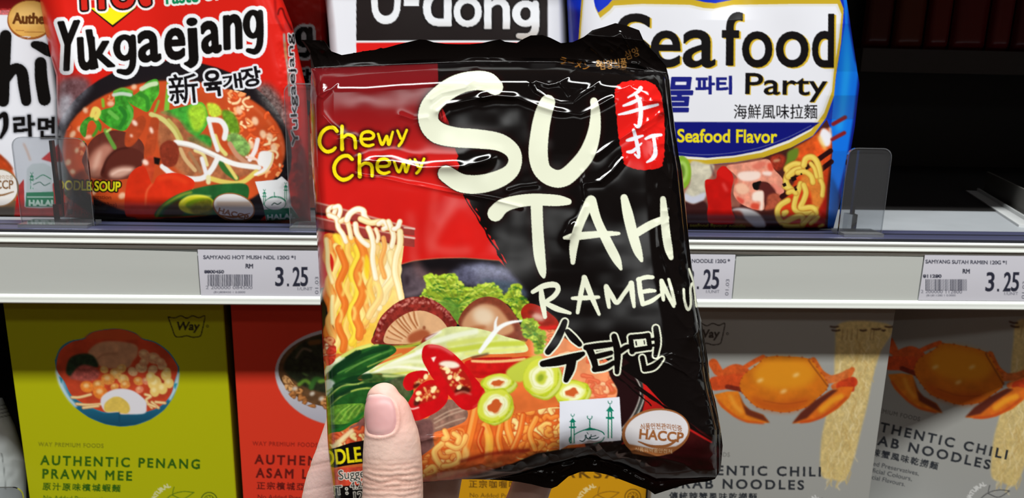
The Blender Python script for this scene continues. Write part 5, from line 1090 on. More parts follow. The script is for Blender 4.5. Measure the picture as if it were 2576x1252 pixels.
def art_red():
    A = Art(540, 700, 1180, 1500, 1.0, (222, 56, 32)); z = Zf(660, 780, 3.91)
    crown_logo(A, 1010, 821, (90, 14, 10))
    A.ell(872, 935, 180, 112, (196, 194, 204)); A.poly([(872 + 180 * math.cos(t), 932 + 140 * math.sin(t)) for t in np.linspace(0, math.pi, 30)], lerp_col([(0, (206, 204, 212)), (1, (176, 174, 186))], (0, 960, 0, 1066)), smooth=False, blur=1)
    A.ell(872, 930, 172, 98, (96, 66, 38), mott=.3, msc=12)
    A.poly(z([(210, 560), (300, 400), (460, 280), (700, 240), (900, 300), (900, 800), (560, 800), (330, 700)]), (34, 40, 22), smooth=True, blur=2, mott=.5, msc=9)
    for P, w, c in [([(330, 470), (400, 380), (480, 400)], 20, (130, 108, 90)), ([(470, 320), (560, 310)], 50, (120, 76, 30)), ([(360, 730), (420, 690), (470, 720)], 34, (110, 160, 50)), ([(480, 760), (520, 680), (580, 690)], 50, (56, 110, 40)), ([(560, 700), (640, 690), (740, 700)], 30, (130, 170, 60)), ([(400, 620), (440, 640)], 16, (90, 120, 60))]: A.line(z(P), w / 3.91, c, .9, blur=1.5)
    curls(A, z([(190, 640), (260, 660), (330, 740), (520, 830), (700, 850), (900, 860), (900, 990), (620, 990), (420, 930), (260, 830)]), 60, 6, [(196, 134, 74), (176, 112, 56), (214, 160, 100), (150, 90, 40)], 5, (6, 12), (96, 54, 24))
    for q in z([(320, 770), (490, 820), (580, 870)]): A.ell(q[0], q[1], 7, 5, (222, 214, 200), .9, 30, blur=1.5)
    box_words(A, 641, 1166, 'AUTHENTIC PENANG', 'ASAM LAKSA', '正宗檳城亞參叻沙', (98, 16, 10), -1.5, (150, 30, 18), 400, 226)
    return A
def art_yellow():
    A = Art(1100, 700, 1700, 1500, 1.0, (212, 152, 10))
    crown_logo(A, 1570, 821, (90, 60, 10))
    A.ell(1390, 940, 160, 100, (220, 220, 224)); A.ell(1390, 930, 148, 86, (206, 120, 40), mott=.3, msc=12)
    box_words(A, 1174, 1162, 'AUTHENTIC CURRY', 'LEMAK LAKSA', '正宗咖喱叻沙麵', (110, 74, 10), -1, (160, 110, 20), 376, 376)
    leaf_mark(A, 1480, 1232, (150, 104, 20), (236, 214, 150)); seal_mark(A, 1592, 1250, (110, 74, 10))
    return A
def crab(A, T):
    """orange crab with claws and a hank of dry noodles; T maps the picture plane"""
    z = lambda P: [T(*q) for q in Zf(1700, 760, 2.5445)(P)]
    R = random.Random(5)
    NP = [(1060, 130), (1380, 150), (1310, 320), (1260, 480), (1230, 640), (1190, 800), (1140, 1000), (1080, 1140), (1000, 1130), (930, 1100), (930, 900), (960, 740), (1010, 540), (1020, 300)]
    A.poly(z(NP), (208, 184, 122), smooth=True, blur=2, mott=.12, msc=7)
    for i in range(150):
        t = R.random(); x = 1190 - 175 * t + R.uniform(-120, 130) * (1 - .35 * t); y = 180 + 950 * t
        P = [(x, y)]
        for k in range(4): P.append((P[-1][0] + R.uniform(-22, 18), P[-1][1] + R.uniform(12, 34)))
        A.line(z(P), R.uniform(1.2, 2.6), R.choice([(226, 206, 150), (190, 156, 90), (214, 190, 120), (232, 214, 166), (200, 170, 104)]), .8, n=2, blur=.5)
    for x0, x1, y in ((990, 1040, 155), (1000, 1050, 178), (1180, 1220, 178), (1255, 1310, 170), (1340, 1395, 155), (1320, 1340, 178)): A.line(z([(x0, y), ((x0 + x1) / 2, y + 4), (x1, y)]), 4, (70, 46, 34), .9, blur=1)
    for x in (1070, 1100, 1130, 1165, 1250, 1270): A.line(z([(x, 170), (x - 6, 240)]), 1.5, (120, 84, 50), .7, blur=.8)
    # legs and arms
    for P, w, c in [([(420, 430), (500, 380), (560, 350)], 30, (206, 84, 24)), ([(240, 390), (270, 440)], 60, (214, 88, 30)), ([(300, 470), (380, 430), (440, 450)], 70, (204, 84, 30)), ([(250, 520), (330, 510), (400, 500)], 90, (206, 74, 26)), ([(880, 370), (930, 450), (990, 490)], 40, (206, 96, 28)), ([(960, 500), (1050, 480), (1110, 450)], 50, (210, 110, 50)), ([(1130, 430), (1080, 500), (1010, 540)], 34, (206, 100, 40)), ([(1060, 540), (1130, 510)], 70, (198, 60, 22)), ([(1135, 500), (1130, 560)], 26, (186, 48, 20)), ([(330, 540), (420, 560)], 30, (120, 34, 14))]:
        A.line(z(P), w / 2.5445, c, 1, blur=1, mott=.15, msc=8)
    body = [(410, 520), (440, 460), (520, 400), (580, 350), (700, 345), (830, 355), (880, 380), (920, 440), (970, 510), (965, 560), (900, 620), (860, 660), (780, 690), (690, 705), (600, 690), (520, 670), (460, 620), (420, 570)]
    A.poly(z(body), (206, 110, 18), smooth=True, mott=.1, msc=18, seed=7); A.poly(z([(500, 440), (580, 370), (720, 360), (840, 380), (900, 460), (820, 540), (640, 560), (520, 520)]), (226, 146, 24), .9, smooth=True, blur=9); A.poly(z([(480, 600), (640, 640), (860, 610), (800, 680), (690, 700), (540, 675)]), (190, 80, 16), .8, smooth=True, blur=7)
    for x, y in ((540, 500), (770, 465), (690, 570)): q = z([(x, y)])[0]; A.ell(q[0], q[1], 9, 4, (248, 214, 150), .8, 25, blur=3)
    for q in spline(body, 5, True)[::3]: p = z([tuple(q)])[0]; A.ell(p[0], p[1], 2.6, 2.2, (160, 62, 14), .8, blur=.8)
    A.line(z([(850, 370), (870, 400), (930, 480), (975, 540)]), 3, (110, 50, 20), .7, blur=1.2); A.line(z([(560, 630), (700, 650), (840, 630)]), 2, (150, 60, 14), .6, blur=1.2)
    # claws
    A.poly(z([(245, 590), (330, 570), (400, 570), (430, 640), (470, 690), (560, 720), (600, 770), (540, 775), (460, 770), (370, 730), (290, 670)]), (222, 122, 24), smooth=False, blur=1, mott=.1, msc=12); A.poly(z([(400, 575), (440, 660), (480, 690), (560, 720), (602, 772), (520, 745), (450, 720)]), (96, 34, 18), .9, blur=2); A.line(z([(350, 600), (380, 660), (420, 700)]), 10, (240, 160, 50), .8, blur=3); A.line(z([(270, 630), (330, 690), (430, 755), (560, 774)]), 5, (196, 70, 20), .8, blur=1.5)
    A.poly(z([(745, 775), (800, 710), (880, 640), (980, 570), (1060, 540), (1140, 540), (1110, 610), (1040, 680), (940, 740), (850, 770)]), (214, 104, 24), smooth=False, blur=1, mott=.1, msc=12); A.poly(z([(745, 775), (800, 705), (890, 630), (1000, 560), (1040, 560), (930, 650), (840, 740)]), (80, 28, 22), .9, blur=2); A.line(z([(930, 690), (1000, 630), (1060, 600)]), 14, (236, 156, 34), .9, blur=3); A.line(z([(800, 768), (900, 748), (1000, 690), (1090, 610)]), 5, (186, 60, 20), .8, blur=1.5)
def art_crab():
    A = Art(1600, 700, 2300, 1500, 1.0, (158, 158, 153))
    crown_logo(A, 1778, 840, (56, 50, 46), 1.0)
    crab(A, lambda x, y, *w: (x, y) + w)
    box_words(A, 1678, 1192, 'AUTHENTIC CHILI', 'CRAB NOODLES', '傳統辣蟹風味乾撈麵', (40, 44, 50), -.8, (118, 118, 114), 386, 340)
    leaf_mark(A, 2040, 1260, (90, 90, 90), (206, 206, 204)); A.text('NON FRIED', 2186, 1262, 20, (70, 70, 70), rot=-3)
    return A
def art_crab2():
    A = Art(2080, 650, 3000, 1700, 1.0, (158, 158, 153))
    crab(A, lambda x, y, *w: (2222 + (x - 1772) * 1.01 + (y - 780) * -.06, 820 + (y - 880) * 1.05 + (x - 1772) * .16) + w)
    box_words(A, 2150, 1070, 'AUTHENTIC CHILI', 'CRAB NOODLES', '傳統辣蟹風味乾撈麵', (40, 44, 50), -12.5, (104, 104, 100), 390, 350)
    leaf_mark(A, 2462, 1228, (80, 80, 80), (210, 210, 206))
    return A

# ---------------------------------------------------------------- pillow packets
film = mat('printed_film', None, rough=0.24, spec=0.4)
card = mat('printed_card', None, rough=0.55, spec=0.35)
paper = mat('printed_paper', None, rough=0.5, spec=0.3)

def coons(Lp, Rp, Tp, Bp, nx, ny):
    L, R, T, B = resample(Lp, ny), resample(Rp, ny), resample(Tp, nx), resample(Bp, nx)
    s = np.linspace(0, 1, nx)[None, :, None]; t = np.linspace(0, 1, ny)[:, None, None]
    Q = (1 - t) * T[None] + t * B[None] + (1 - s) * L[:, None] + s * R[:, None] \
        - ((1 - s) * (1 - t) * T[0] + s * (1 - t) * T[-1] + (1 - s) * t * B[0] + s * t * B[-1])
    return Q[..., 0], Q[..., 1], np.broadcast_to(s[..., 0], (ny, nx)), np.broadcast_to(t[..., 0], (ny, nx))


def pillow(name, plane, Lp, Rp, Tp, Bp, art, material, thick, hf, nx, ny, parent=None, backcol=(.05, .05, .05), seal=None):
    px, py, s, t = coons(Lp, Rp, Tp, Bp, nx, ny)
    P = plane.pt(px, py, hf(px, py, s, t)); C_ = art.sample(px, py)
    if seal is not None:                                # rows above the fold are the flat sealed edge, a part of its own
        up = seal(px, py)[:-1, :-1]
        m = MB(); m.grid(P, C_, keep=up); m.build('top_seal', material, parent, True)
    m = MB()
    m.grid(P, C_, keep=None if seal is None else ~up)
    bx, by, bs, bt = coons(Lp, Rp, Tp, Bp, 31, 31)
    prof = (np.sin(np.pi * bs) * np.sin(np.pi * bt)) ** 0.35
    P = plane.pt(bx, by, hf(bx, by, bs, bt) * (1 - np.minimum(prof * 3, 1))) - plane.n * (thick * prof)[..., None]
    m.grid(P, backcol, flip=True)
    return m.build(name, material, parent, True)

LEAN = math.radians(5)
def lean_plane(px, py, lean=LEAN, yaw=0.0, dz=0.0):
    p = at_z(px, py, Z_DECK + dz)
    n = np.array((math.sin(yaw) * math.cos(lean), -math.cos(yaw) * math.cos(lean), math.sin(lean)))
    return Plane(p, n)

# --- red bowl-picture packet, second from the left
PL_YUK = lean_plane(450, 556)
def h_yuk(px, py, s, t):
    e = qround(s / 0.10) * qround((1 - s) / 0.13) * qround((1 - t) / 0.10)
    return e * (0.020 + 0.0016 * np.sin(px / 140 + 1) * np.sin(py / 120)) + 0.0012 * (fnoise(px, py, 110, 3, 1) - .5) * np.clip(np.minimum(s, 1 - s) * 14, 0, 1) * np.clip((1 - t) * 14, 0, 1) \
        + 0.0035 * (fnoise(px, py, 34, 9) - .5) * np.clip((px - 690) / 60, 0, 1) * np.clip((1 - s) * 20, 0, 1)
yuk = thing('noodle_packet', tuple(PL_YUK.p0), 'red noodle packet with a black bowl of red soup, standing left of the hand-held packet', 'noodle packet')
pillow('wrapper', PL_YUK, [(88, -70), (100, 0), (112, 70), (127, 140), (141, 190), (143, 260), (146, 345), (158, 480), (163, 546)],
       [(690, -70), (712, 0), (735, 60), (752, 140), (770, 220), (776, 320), (777, 430), (780, 500), (782, 556)],
       [(88, -70), (690, -70)], [(163, 546), (300, 554), (480, 557), (640, 557), (782, 556)], art_yuk(), film, 0.030, h_yuk, 540, 480, yuk)

# --- same red packet behind it, in shade
PL_Y2 = Plane(at_z(740, 524, Z_DECK), (0.05, -1, 0.03))
yuk2 = thing('noodle_packet', tuple(PL_Y2.p0), 'shaded dark red noodle packet standing behind, between the red and the white packets', 'noodle packet')
pillow('wrapper', PL_Y2, [(640, -60), (645, 200), (650, 522)], [(822, -60), (826, 200), (830, 522)], [(640, -60), (822, -60)], [(650, 500), (830, 522)],
       art_yuk2(), film, 0.02, lambda px, py, s, t: qround(s / .1) * qround((1 - s) / .1) * 0.008 + 0.001 * fnoise(px, py, 40, 5), 90, 200, yuk2)

# --- white packet at the left edge
PL_KIM = lean_plane(60, 543)
kim = thing('noodle_packet', tuple(PL_KIM.p0), 'white noodle packet with large black lettering and a gold badge, at the left edge', 'noodle packet')
pillow('wrapper', PL_KIM, [(-330, -70), (-320, 250), (-300, 546)], [(124, -70), (134, 100), (152, 250), (154, 400), (160, 546)], [(-330, -70), (124, -70)], [(-300, 546), (0, 546), (160, 546)],
       art_kim(), film, 0.028, lambda px, py, s, t: qround(s / .06) * qround((1 - s) / .05) * qround((1 - t) / .08) * 0.009 + 0.0008 * (fnoise(px, py, 120, 15, 1) - .5) * np.clip((1 - s) * 20, 0, 1), 320, 320, kim)

# --- white packet with a black panel, middle
PL_UD = lean_plane(1120, 556)
ud = thing('noodle_packet', tuple(PL_UD.p0), 'white noodle packet with white lettering on black, behind the hand-held packet', 'noodle packet')
pillow('wrapper', PL_UD, [(812, -70), (818, 0), (826, 70), (836, 200), (850, 400), (862, 556)], [(1424, -70), (1424, 0), (1427, 115), (1424, 300), (1412, 556)],
       [(812, -70), (1424, -70)], [(862, 556), (1130, 560), (1412, 556)], art_ud(), film, 0.028,
       lambda px, py, s, t: qround(s / .035) * qround((1 - s) / .035) * qround((1 - t) / .1) * 0.016 + 0.0009 * (fnoise(px, py, 110, 25, 1) - .5) * np.clip(np.minimum(s, 1 - s) * 14, 0, 1), 330, 330, ud)

# --- blue seafood packet
PL_SEA = lean_plane(1900, 576)
sea = thing('noodle_packet', tuple(PL_SEA.p0), 'blue and white noodle packet with prawns, right of the hand-held packet', 'noodle packet')
def h_sea(px, py, s, t):
    crease = np.interp(py, [-70, 0, 60, 180, 240, 300, 380, 575], [2120, 2122, 2126, 2104, 2104, 2085, 2096, 2078])
    fr = qround((crease - px) / 60 + .45) * 0.020
    fr = np.where(px > crease, 0.0167 * np.clip(1 - (px - crease) / 62, 0, 1), fr)
    e = qround(s / 0.13) * qround((1 - t) / 0.08)
    return fr * e + 0.0010 * (fnoise(px, py, 110, 35, 1) - .5) * np.clip(np.minimum(s, 1 - s) * 14, 0, 1) * np.clip((1 - t) * 14, 0, 1) \
        - 0.006 * np.exp(-(((px - 1830) / 45) ** 2)) * np.clip(1 - (py + 60) / 110, 0, 1)
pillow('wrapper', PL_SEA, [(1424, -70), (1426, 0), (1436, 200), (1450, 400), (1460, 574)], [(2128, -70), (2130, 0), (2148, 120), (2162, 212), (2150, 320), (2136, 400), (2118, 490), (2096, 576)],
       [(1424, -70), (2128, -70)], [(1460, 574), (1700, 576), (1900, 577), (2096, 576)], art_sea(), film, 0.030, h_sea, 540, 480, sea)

# ---------------------------------------------------------------- printed cartons on the shelf below
def carton(pxl, pxr, Yf, art, side, label, step=2.0, depth=0.055, top_px=742, yaw=0.0, pivot=None, roll=0.0):
    x0 = float(at_y(pxl, 800, Yf)[0]); x1 = float(at_y(pxr, 800, Yf)[0]); z1 = float(at_y(1288, top_px, Yf)[2]); z0 = Z_LOW
    w, hgt = x1 - x0, z1 - z0
    o0 = np.array((x0, Yf, z0)); ux = np.array((math.cos(yaw), math.sin(yaw), 0)); uz = np.array((0, 0, 1.0)); un = np.array((-math.sin(yaw), math.cos(yaw), 0))
    if pivot is not None: o0 = pivot(o0, ux, w)
    t = thing('noodle_carton', tuple(o0 + ux * w / 2), label, 'noodle box')
    nx, ny = int(w * F / 0.48 / step), int(hgt * F / 0.475 / step)
    b = 0.0009
    a = np.linspace(0, 1, nx); c = np.linspace(1, 0, ny)
    A, Cc = np.meshgrid(a, c)
    P = o0 + A[..., None] * ux * w + Cc[..., None] * uz * hgt
    ed = np.minimum(np.minimum(A, 1 - A) * w, np.minimum(Cc, 1 - Cc) * hgt)
    P = P + un * (b * (1 - qround(ed / b)))[..., None]
    px, py = proj(P)
    m = MB(); m.grid(P, art.sample(px, py)); m.build('front_panel', card, t, False)
    s = srgb(side)
    m = MB()
    p00 = o0 + un * b; p10 = p00 + ux * w; p01 = p00 + uz * hgt; p11 = p10 + uz * hgt; dd = un * depth
    m.add([p10, p10 + dd, p11 + dd, p11], [(0, 1, 2, 3)], s); m.add([p00, p01, p01 + dd, p00 + dd], [(0, 1, 2, 3)], s)
    m.add([p01, p11, p11 + dd, p01 + dd], [(0, 1, 2, 3)], s); m.add([p00, p00 + dd, p10 + dd, p10], [(0, 1, 2, 3)], s)
    m.add([p00 + dd, p01 + dd, p11 + dd, p10 + dd], [(0, 1, 2, 3)], s)
    m.build('carton_body', card, t)
    return t
YB = 0.0225
carton(11, 563, YB, art_green(), (120, 105, 5), 'lime green noodle box with a blue bowl and half an egg on the lower shelf')
carton(581, 1128, YB, art_red(), (150, 40, 20), 'orange red noodle box with a white bowl, second on the lower shelf')
carton(1146, 1656, YB, art_yellow(), (170, 110, 10), 'yellow noodle box mostly hidden under the hand-held packet')
carton(1668, 2251, 0.0145, art_crab(), (120, 118, 112), 'grey noodle box with an orange crab, facing straight forward')
def piv(o0, ux, w):
    p = at_y(2222, 1000, 0.054); return np.array((p[0], p[1], Z_LOW)) - ux * 0.012
carton(1668, 2251, YB, art_crab2(), (120, 118, 112), 'grey noodle box with an orange crab, turned sideways at the right edge', yaw=-math.radians(20), pivot=piv, depth=0.05)

# ---------------------------------------------------------------- price labels in the rail
def bars(A, x0, x1, y0, y1, seed, ink=(40, 42, 56)):
    R = random.Random(seed); x = x0
    while x < x1:
        w = R.choice((1, 1, 1.6, 2.4)); A.rect(x, y0, min(x + w, x1), y1, ink, .85); x += w + R.choice((1, 1.2, 1.8, 2.6))
def price_label(x0, x1, top, bot, label, body):
    A = Art(x0 - 20, top - 20, x1 + 30, bot + 40, 1.0, (206, 205, 214))
    body(A)
    a = at_y(x0, (top + bot) / 2, -0.0012); b = at_y(x1, (top + bot) / 2, -0.0012)
    zt = float(at_y((x0 + x1) / 2, top, -0.0012)[2]); zb = float(at_y((x0 + x1) / 2, bot, -0.0012)[2])
    nx, ny = int((x1 - x0) / 1.2), int((bot - top) / 1.2)
    X, Z = np.meshgrid(np.linspace(a[0], b[0], nx), np.linspace(zt, zb, ny))
    P = np.stack([X, -0.0013 - 0.0003 * np.sin(np.linspace(0, 3.1, ny))[:, None] * np.ones_like(X), Z], -1)
    px, py = proj(P)
    m = MB(); m.grid(P, A.sample(px, py)); m.grid(P + np.array((0, 0.00025, 0)), (.7, .7, .72), flip=True)
    o = m.build('price_label', paper)
    return tag(o, label, 'price label', 'paper price labels in the shelf rail')
INK = (42, 44, 60)
def price(A, x0, y0, x1, y1, sh=0.0):
    w = x1 - x0
    for ch, a, b in (('3', 0, .26), ('2', .53, .76), ('5', .77, 1)): A.fit(ch, x0 + a * w, y0, x0 + b * w, y1, INK, bold=.014, shear=sh)
    A.rect(x0 + .36 * w, y1 - 7, x0 + .42 * w, y1, INK)
def lab1(A):
    A.text('SAMYANG HOT MUSH NDL 120G *1', 511, 651, 13, INK, .9, rot=-.3, width=232, bold=.02); A.text('RM', 617, 674, 15, INK, rot=-.5, width=19, bold=.03)
    A.text('8800450', 514, 687, 11, INK, .9, width=49, bold=.04); bars(A, 522, 635, 690, 719, 3); A.text('2 200000 084500', 517, 727, 12, INK, .7, width=118); A.text('(B1)808450 1 0.0000', 537, 737, 7, INK, .8, width=80)
    price(A, 692, 671, 775, 720); A.text('1/UNIT', 746, 730, 11, INK, .7, width=40); A.text('01.03', 801, 740, 12, INK, .8, rot=90, width=44)
def lab2(A):
    A.text('SAMYANG SEAFOOD NOODLE 120G *', 1612, 660, 13, INK, .9, rot=-.3, width=224, bold=.02); price(A, 1722, 677, 1808, 727, .06); A.text('1/UNIT', 1774, 737, 11, INK, .7, width=36); A.text('01.03', 1832, 744, 12, INK, .8, rot=86, width=42)
def lab3(A):
    A.text('SAMYANG SUTAH RAMEN 120G *1', 2328, 662, 13, INK, .9, rot=-.8, width=204, bold=.02); A.text('RM', 2421, 687, 15, INK, rot=-.8, width=18, bold=.03)
    A.text('811280', 2322, 698, 11, INK, .9, width=46, bold=.04); bars(A, 2328, 2432, 702, 731, 9); A.text('2 200000 112800', 2316, 737, 12, INK, .7, rot=-.5, width=104); A.text('(B1)811280 1 0.0000', 2330, 745, 7, INK, .8, width=74)
    price(A, 2478, 684, 2562, 733, .08); A.text('1/UNIT', 2524, 742, 11, INK, .7, width=37); A.text('01.03', 2578, 752, 12, INK, .8, rot=86, width=44)
price_label(502, 812, 629, 750, 'price label reading 3.25 under the red noodle packet, left of the hand-held packet', lab1)
price_label(1600, 1845, 639, 752, 'price label half hidden by the right side of the hand-held packet', lab2)
price_label(2318, 2620, 642, 756, 'price label reading 3.25 at the right edge, under the empty place', lab3)

# bowed paper inserts behind the labels
def insert(x0, x1, sag_l, sag_r, label):
    a = at_y(x0, 690, -0.0007)[0]; b = at_y(x1, 690, -0.0007)[0]
    xs = np.linspace(0, 1, 40); f = lambda y: float(at_y(1288, y, -0.0007)[2])
    top = np.array([f(633.5 + sag_l * (1 - x) ** 2 + sag_r * x ** 2) for x in xs]); bot = np.full(40, f(747))
    P = np.stack([np.stack([a + xs * (b - a), np.full(40, -0.0010), top], 1), np.stack([a + xs * (b - a), np.full(40, -0.0010), bot], 1)], 0)
    m = MB(); m.grid(P); m.grid(P + np.array((0, 0.0003, 0)), flip=True)
    m.grid(np.stack([P[0], P[0] + np.array((0, 0.0003, 0.0))]))
    return tag(m.build('paper_insert', paper_plain), label, 'paper insert', 'blank paper inserts in the shelf rail')
paper_plain = mat('plain_paper', (192, 195, 190), rough=0.45, var=0.03, bscale=50, stretch=(0.06, 1, 1))
insert(-300, 500, 0, 8, 'blank white paper insert in the rail, left of the left price label')
insert(1848, 2316, 6, 2, 'blank white paper insert in the rail between the two right price labels')

# ---------------------------------------------------------------- dividers on the lip
divider(56, 215, 347, 574, 122, 'clear plastic divider between the white and the red noodle packets', fin_depth=0.0045)
divider(730, 905, 212, 574, 800, 'clear plastic divider just left of the hand-held packet', fin_depth=0.0045)
divider(2108, 2246, 373, 592, 2170, 'clear plastic divider beside the blue noodle packet, by the empty place', fin_depth=0.0045)

# ---------------------------------------------------------------- odds and ends at the lower left
BOTB = float(proj(np.array((at_y(20, 1150, 0.062)[0], 0.060, Z_LOW + 0.004)))[1])
PL_B = Plane(at_y(20, 1150, 0.062), (0.1, -1, 0.0))
def art_bag():
    A = Art(-260, 900, 120, 1560, 1.0, (206, 212, 210))
    for i in range(4): A.line([(-40, 1030 + 9 * i), (34, 1012 + 10 * i)], 2.2, (50, 54, 60), .8, n=1)
    A.line([(4, 1140), (10, 1180), (14, 1230)], 2, (120, 126, 124), .8)
    return A
bag = thing('noodle_packet', tuple(PL_B.p0), 'white plastic packet in the gap beside the lime green box, lower left corner', 'packet')
pillow('wrapper', PL_B, [(-220, 990), (-230, 1200), (-220, BOTB)], [(6, 1000), (38, 1070), (66, 1160), (66, 1300), (62, BOTB)], [(-220, 990), (6, 1000)], [(-220, BOTB), (62, BOTB)], art_bag(), film, 0.012,
       lambda px, py, s, t: qround(s / .2) * qround((1 - s) / .25) * qround(t / .1) * 0.012 + .002 * (fnoise(px, py, 50, 44) - .5) * np.clip(np.minimum(s, 1 - s) * 10, 0, 1), 80, 130, bag)
zb = Z_LOW
def low_divider(px0, px1, ytop, yy):
    a = at_y(px0, 1240, yy); b = at_y(px1, ytop, yy)
    t = thing('shelf_divider', (float((a[0] + b[0]) / 2), yy, zb), 'clear plastic divider at the lower left corner, in front of the white packet', 'divider', 'clear plastic dividers on the shelf lip')
    m = MB(); m.ngon_prism([(x, yy, z) for x, z in rounded_rect(a[0], b[0], zb, b[2], 0.006)], np.array((0, 0.0012, 0))); m.build('front_plate', clear, t)
    m = MB(); m.box(b[0] - 0.030, b[0] - 0.0285, yy + 0.0013, yy + 0.014, zb, b[2] - 0.002); m.build('fin', clear_edge, t)
low_divider(-140, 54, 1226, 0.0125)

# ---------------------------------------------------------------- the packet held up in front
HP0 = CAM + 0.318 * ray(1290.0, 640.0)
PL_H = Plane(HP0, -FV + 0.10 * UV - 0.02 * RV)
HT = [(757, 100), (790, 101), (815, 101), (822, 113), (832, 128), (842, 137), (868, 139), (882, 139), (890, 132), (898, 134), (905, 133), (913, 128), (922, 130), (930, 126), (938, 127), (945, 125), (958, 120), (965, 122), (1000, 112), (1030, 105), (1055, 99), (1072, 100), (1090, 106), (1110, 110), (1150, 111), (1200, 111), (1240, 102), (1258, 99), (1275, 107), (1300, 108), (1318, 97), (1335, 89), (1365, 88), (1385, 95), (1400, 106), (1420, 110), (1445, 105), (1470, 92), (1490, 76), (1510, 71), (1548, 58), (1575, 64), (1608, 76)]
HL = [(757, 100), (768, 118), (783, 138), (783, 175), (780, 260), (778, 290), (785, 420), (792, 520), (800, 640), (806, 760), (812, 880), (820, 1000), (825, 1130), (838, 1252), (846, 1330)]
HR = [(1608, 76), (1612, 92), (1620, 108), (1650, 135), (1675, 165), (1684, 200), (1690, 260), (1698, 320), (1705, 380), (1716, 430), (1723, 500), (1729, 560), (1736, 640), (1745, 700), (1753, 760), (1765, 810), (1780, 900), (1786, 960), (1800, 1010), (1813, 1080), (1818, 1120), (1813, 1180)]
HB = [(846, 1330), (900, 1300), (980, 1250), (1064, 1212), (1106, 1209), (1155, 1205), (1201, 1205), (1260, 1207), (1320, 1213), (1370, 1226), (1388, 1228), (1402, 1222), (1418, 1206), (1444, 1188), (1474, 1184), (1513, 1188), (1552, 1202), (1591, 1217), (1632, 1232), (1647, 1243), (1690, 1229), (1738, 1214), (1777, 1211), (1799, 1204), (1813, 1180)]
# fold and crease lines of the film: points, height (mm), half width (px)
CREASES = [([(790, 196), (812, 205), (850, 196), (930, 186), (1030, 178), (1110, 170), (1200, 166)], .8, 7), ([(806, 205), (791, 222), (797, 240), (812, 246), (850, 208)], .5, 3.5), ([(800, 240), (832, 222), (852, 202)], .35, 3),
           ([(788, 260), (796, 300), (796, 380), (800, 440), (796, 520)], .7, 5), ([(812, 290), (830, 310), (850, 330)], .5, 6),
           ([(893, 436), (920, 444), (960, 447), (1040, 464), (1130, 482), (1230, 500), (1310, 520)], .55, 5), ([(905, 412), (930, 404), (985, 406), (1060, 422), (1170, 418), (1230, 400)], 2.3, 15), ([(846, 350), (866, 346), (886, 352)], 1.9, 13), ([(1215, 246), (1250, 240), (1290, 243)], 1.2, 11), ([(1110, 180), (1150, 178), (1175, 180)], .8, 8), ([(1430, 600), (1440, 585), (1445, 570)], 1.3, 10), ([(1050, 1104), (1075, 1100), (1095, 1104)], 1.2, 9), ([(1010, 290), (1040, 300), (1075, 296)], .5, 7),
           ([(1100, 280), (1125, 262), (1180, 252), (1240, 240), (1300, 246), (1350, 264), (1400, 280), (1460, 288), (1490, 274), (1540, 246)], 1.5, 10), ([(1184, 180), (1192, 200), (1170, 220), (1110, 234), (1085, 250)], .4, 6),
           ([(1338, 208), (1348, 203), (1380, 214), (1400, 210), (1430, 192), (1452, 170)], .7, 5), ([(1338, 208), (1350, 228), (1375, 244), (1410, 256), (1440, 256), (1462, 236), (1490, 218), (1520, 190)], .75, 5), ([(1405, 205), (1425, 228), (1432, 240)], .4, 4),
           ([(1470, 500), (1466, 460), (1464, 430)], .6, 4), ([(1500, 390), (1540, 360), (1590, 330), (1640, 300), (1665, 280)], 1.3, 9), ([(1475, 460), (1510, 455), (1540, 430), (1565, 400)], 1.3, 9), ([(1550, 230), (1590, 212), (1630, 190)], .6, 4),
           ([(1655, 215), (1676, 250), (1686, 300), (1692, 360), (1694, 430), (1688, 480), (1682, 560)], .9, 5), ([(1620, 330), (1650, 310), (1668, 285)], .5, 5), ([(1430, 590), (1450, 560), (1470, 520)], .6, 8), ([(1280, 480), (1310, 470), (1350, 466)], .6, 5),
           ([(1655, 560), (1660, 620), (1690, 700), (1720, 760)], .7, 6), ([(1640, 900), (1680, 915), (1720, 935), (1760, 965), (1785, 1000)], .7, 4), ([(1640, 905), (1690, 890), (1740, 905)], .5, 4), ([(1690, 730), (1700, 790), (1740, 840), (1765, 880)], .9, 8),
           ([(1690, 905), (1715, 925), (1735, 950)], .5, 4), ([(1560, 1140), (1600, 1130), (1660, 1150), (1720, 1165), (1780, 1210)], .7, 5), ([(1060, 1110), (1090, 1100), (1110, 1098)], .6, 6), ([(1450, 90), (1500, 130), (1550, 180), (1590, 220)], .45, 4), ([(1500, 90), (1560, 120), (1640, 180), (1670, 230)], .45, 5), ([(1560, 80), (1590, 130), (1650, 170)], .35, 4),
           ([(790, 110), (820, 130), (832, 160)], .6, 4), ([(772, 108), (800, 140), (812, 178)], .5, 4), ([(1240, 100), (1230, 140)], .3, 8), ([(1420, 150), (1500, 160), (1600, 160), (1660, 190)], .8, 6),
           ([(1250, 1200), (1350, 1180), (1440, 1150), (1480, 1130)], .6, 5), ([(1200, 1180), (1320, 1190), (1400, 1190), (1450, 1160)], .5, 5), ([(1490, 1130), (1520, 1160), (1560, 1190)], .7, 5), ([(1510, 1120), (1560, 1180), (1640, 1220)], .5, 4), ([(1590, 1190), (1680, 1190), (1760, 1180)], .7, 7)]
def seg_dist(px, py, P):
    d = np.full(px.shape, 1e9)
    P = np.asarray(P, float)
    for a, b in zip(P[:-1], P[1:]):
        v = b - a
        t = np.clip(((px - a[0]) * v[0] + (py - a[1]) * v[1]) / (v @ v), 0, 1)
        d = np.minimum(d, np.hypot(px - a[0] - t * v[0], py - a[1] - t * v[1]))
    return d
def ridged(px, py, sc, seed): return 1 - np.abs(2 * fnoise(px, py, sc, seed, 2) - 1) * 2.2
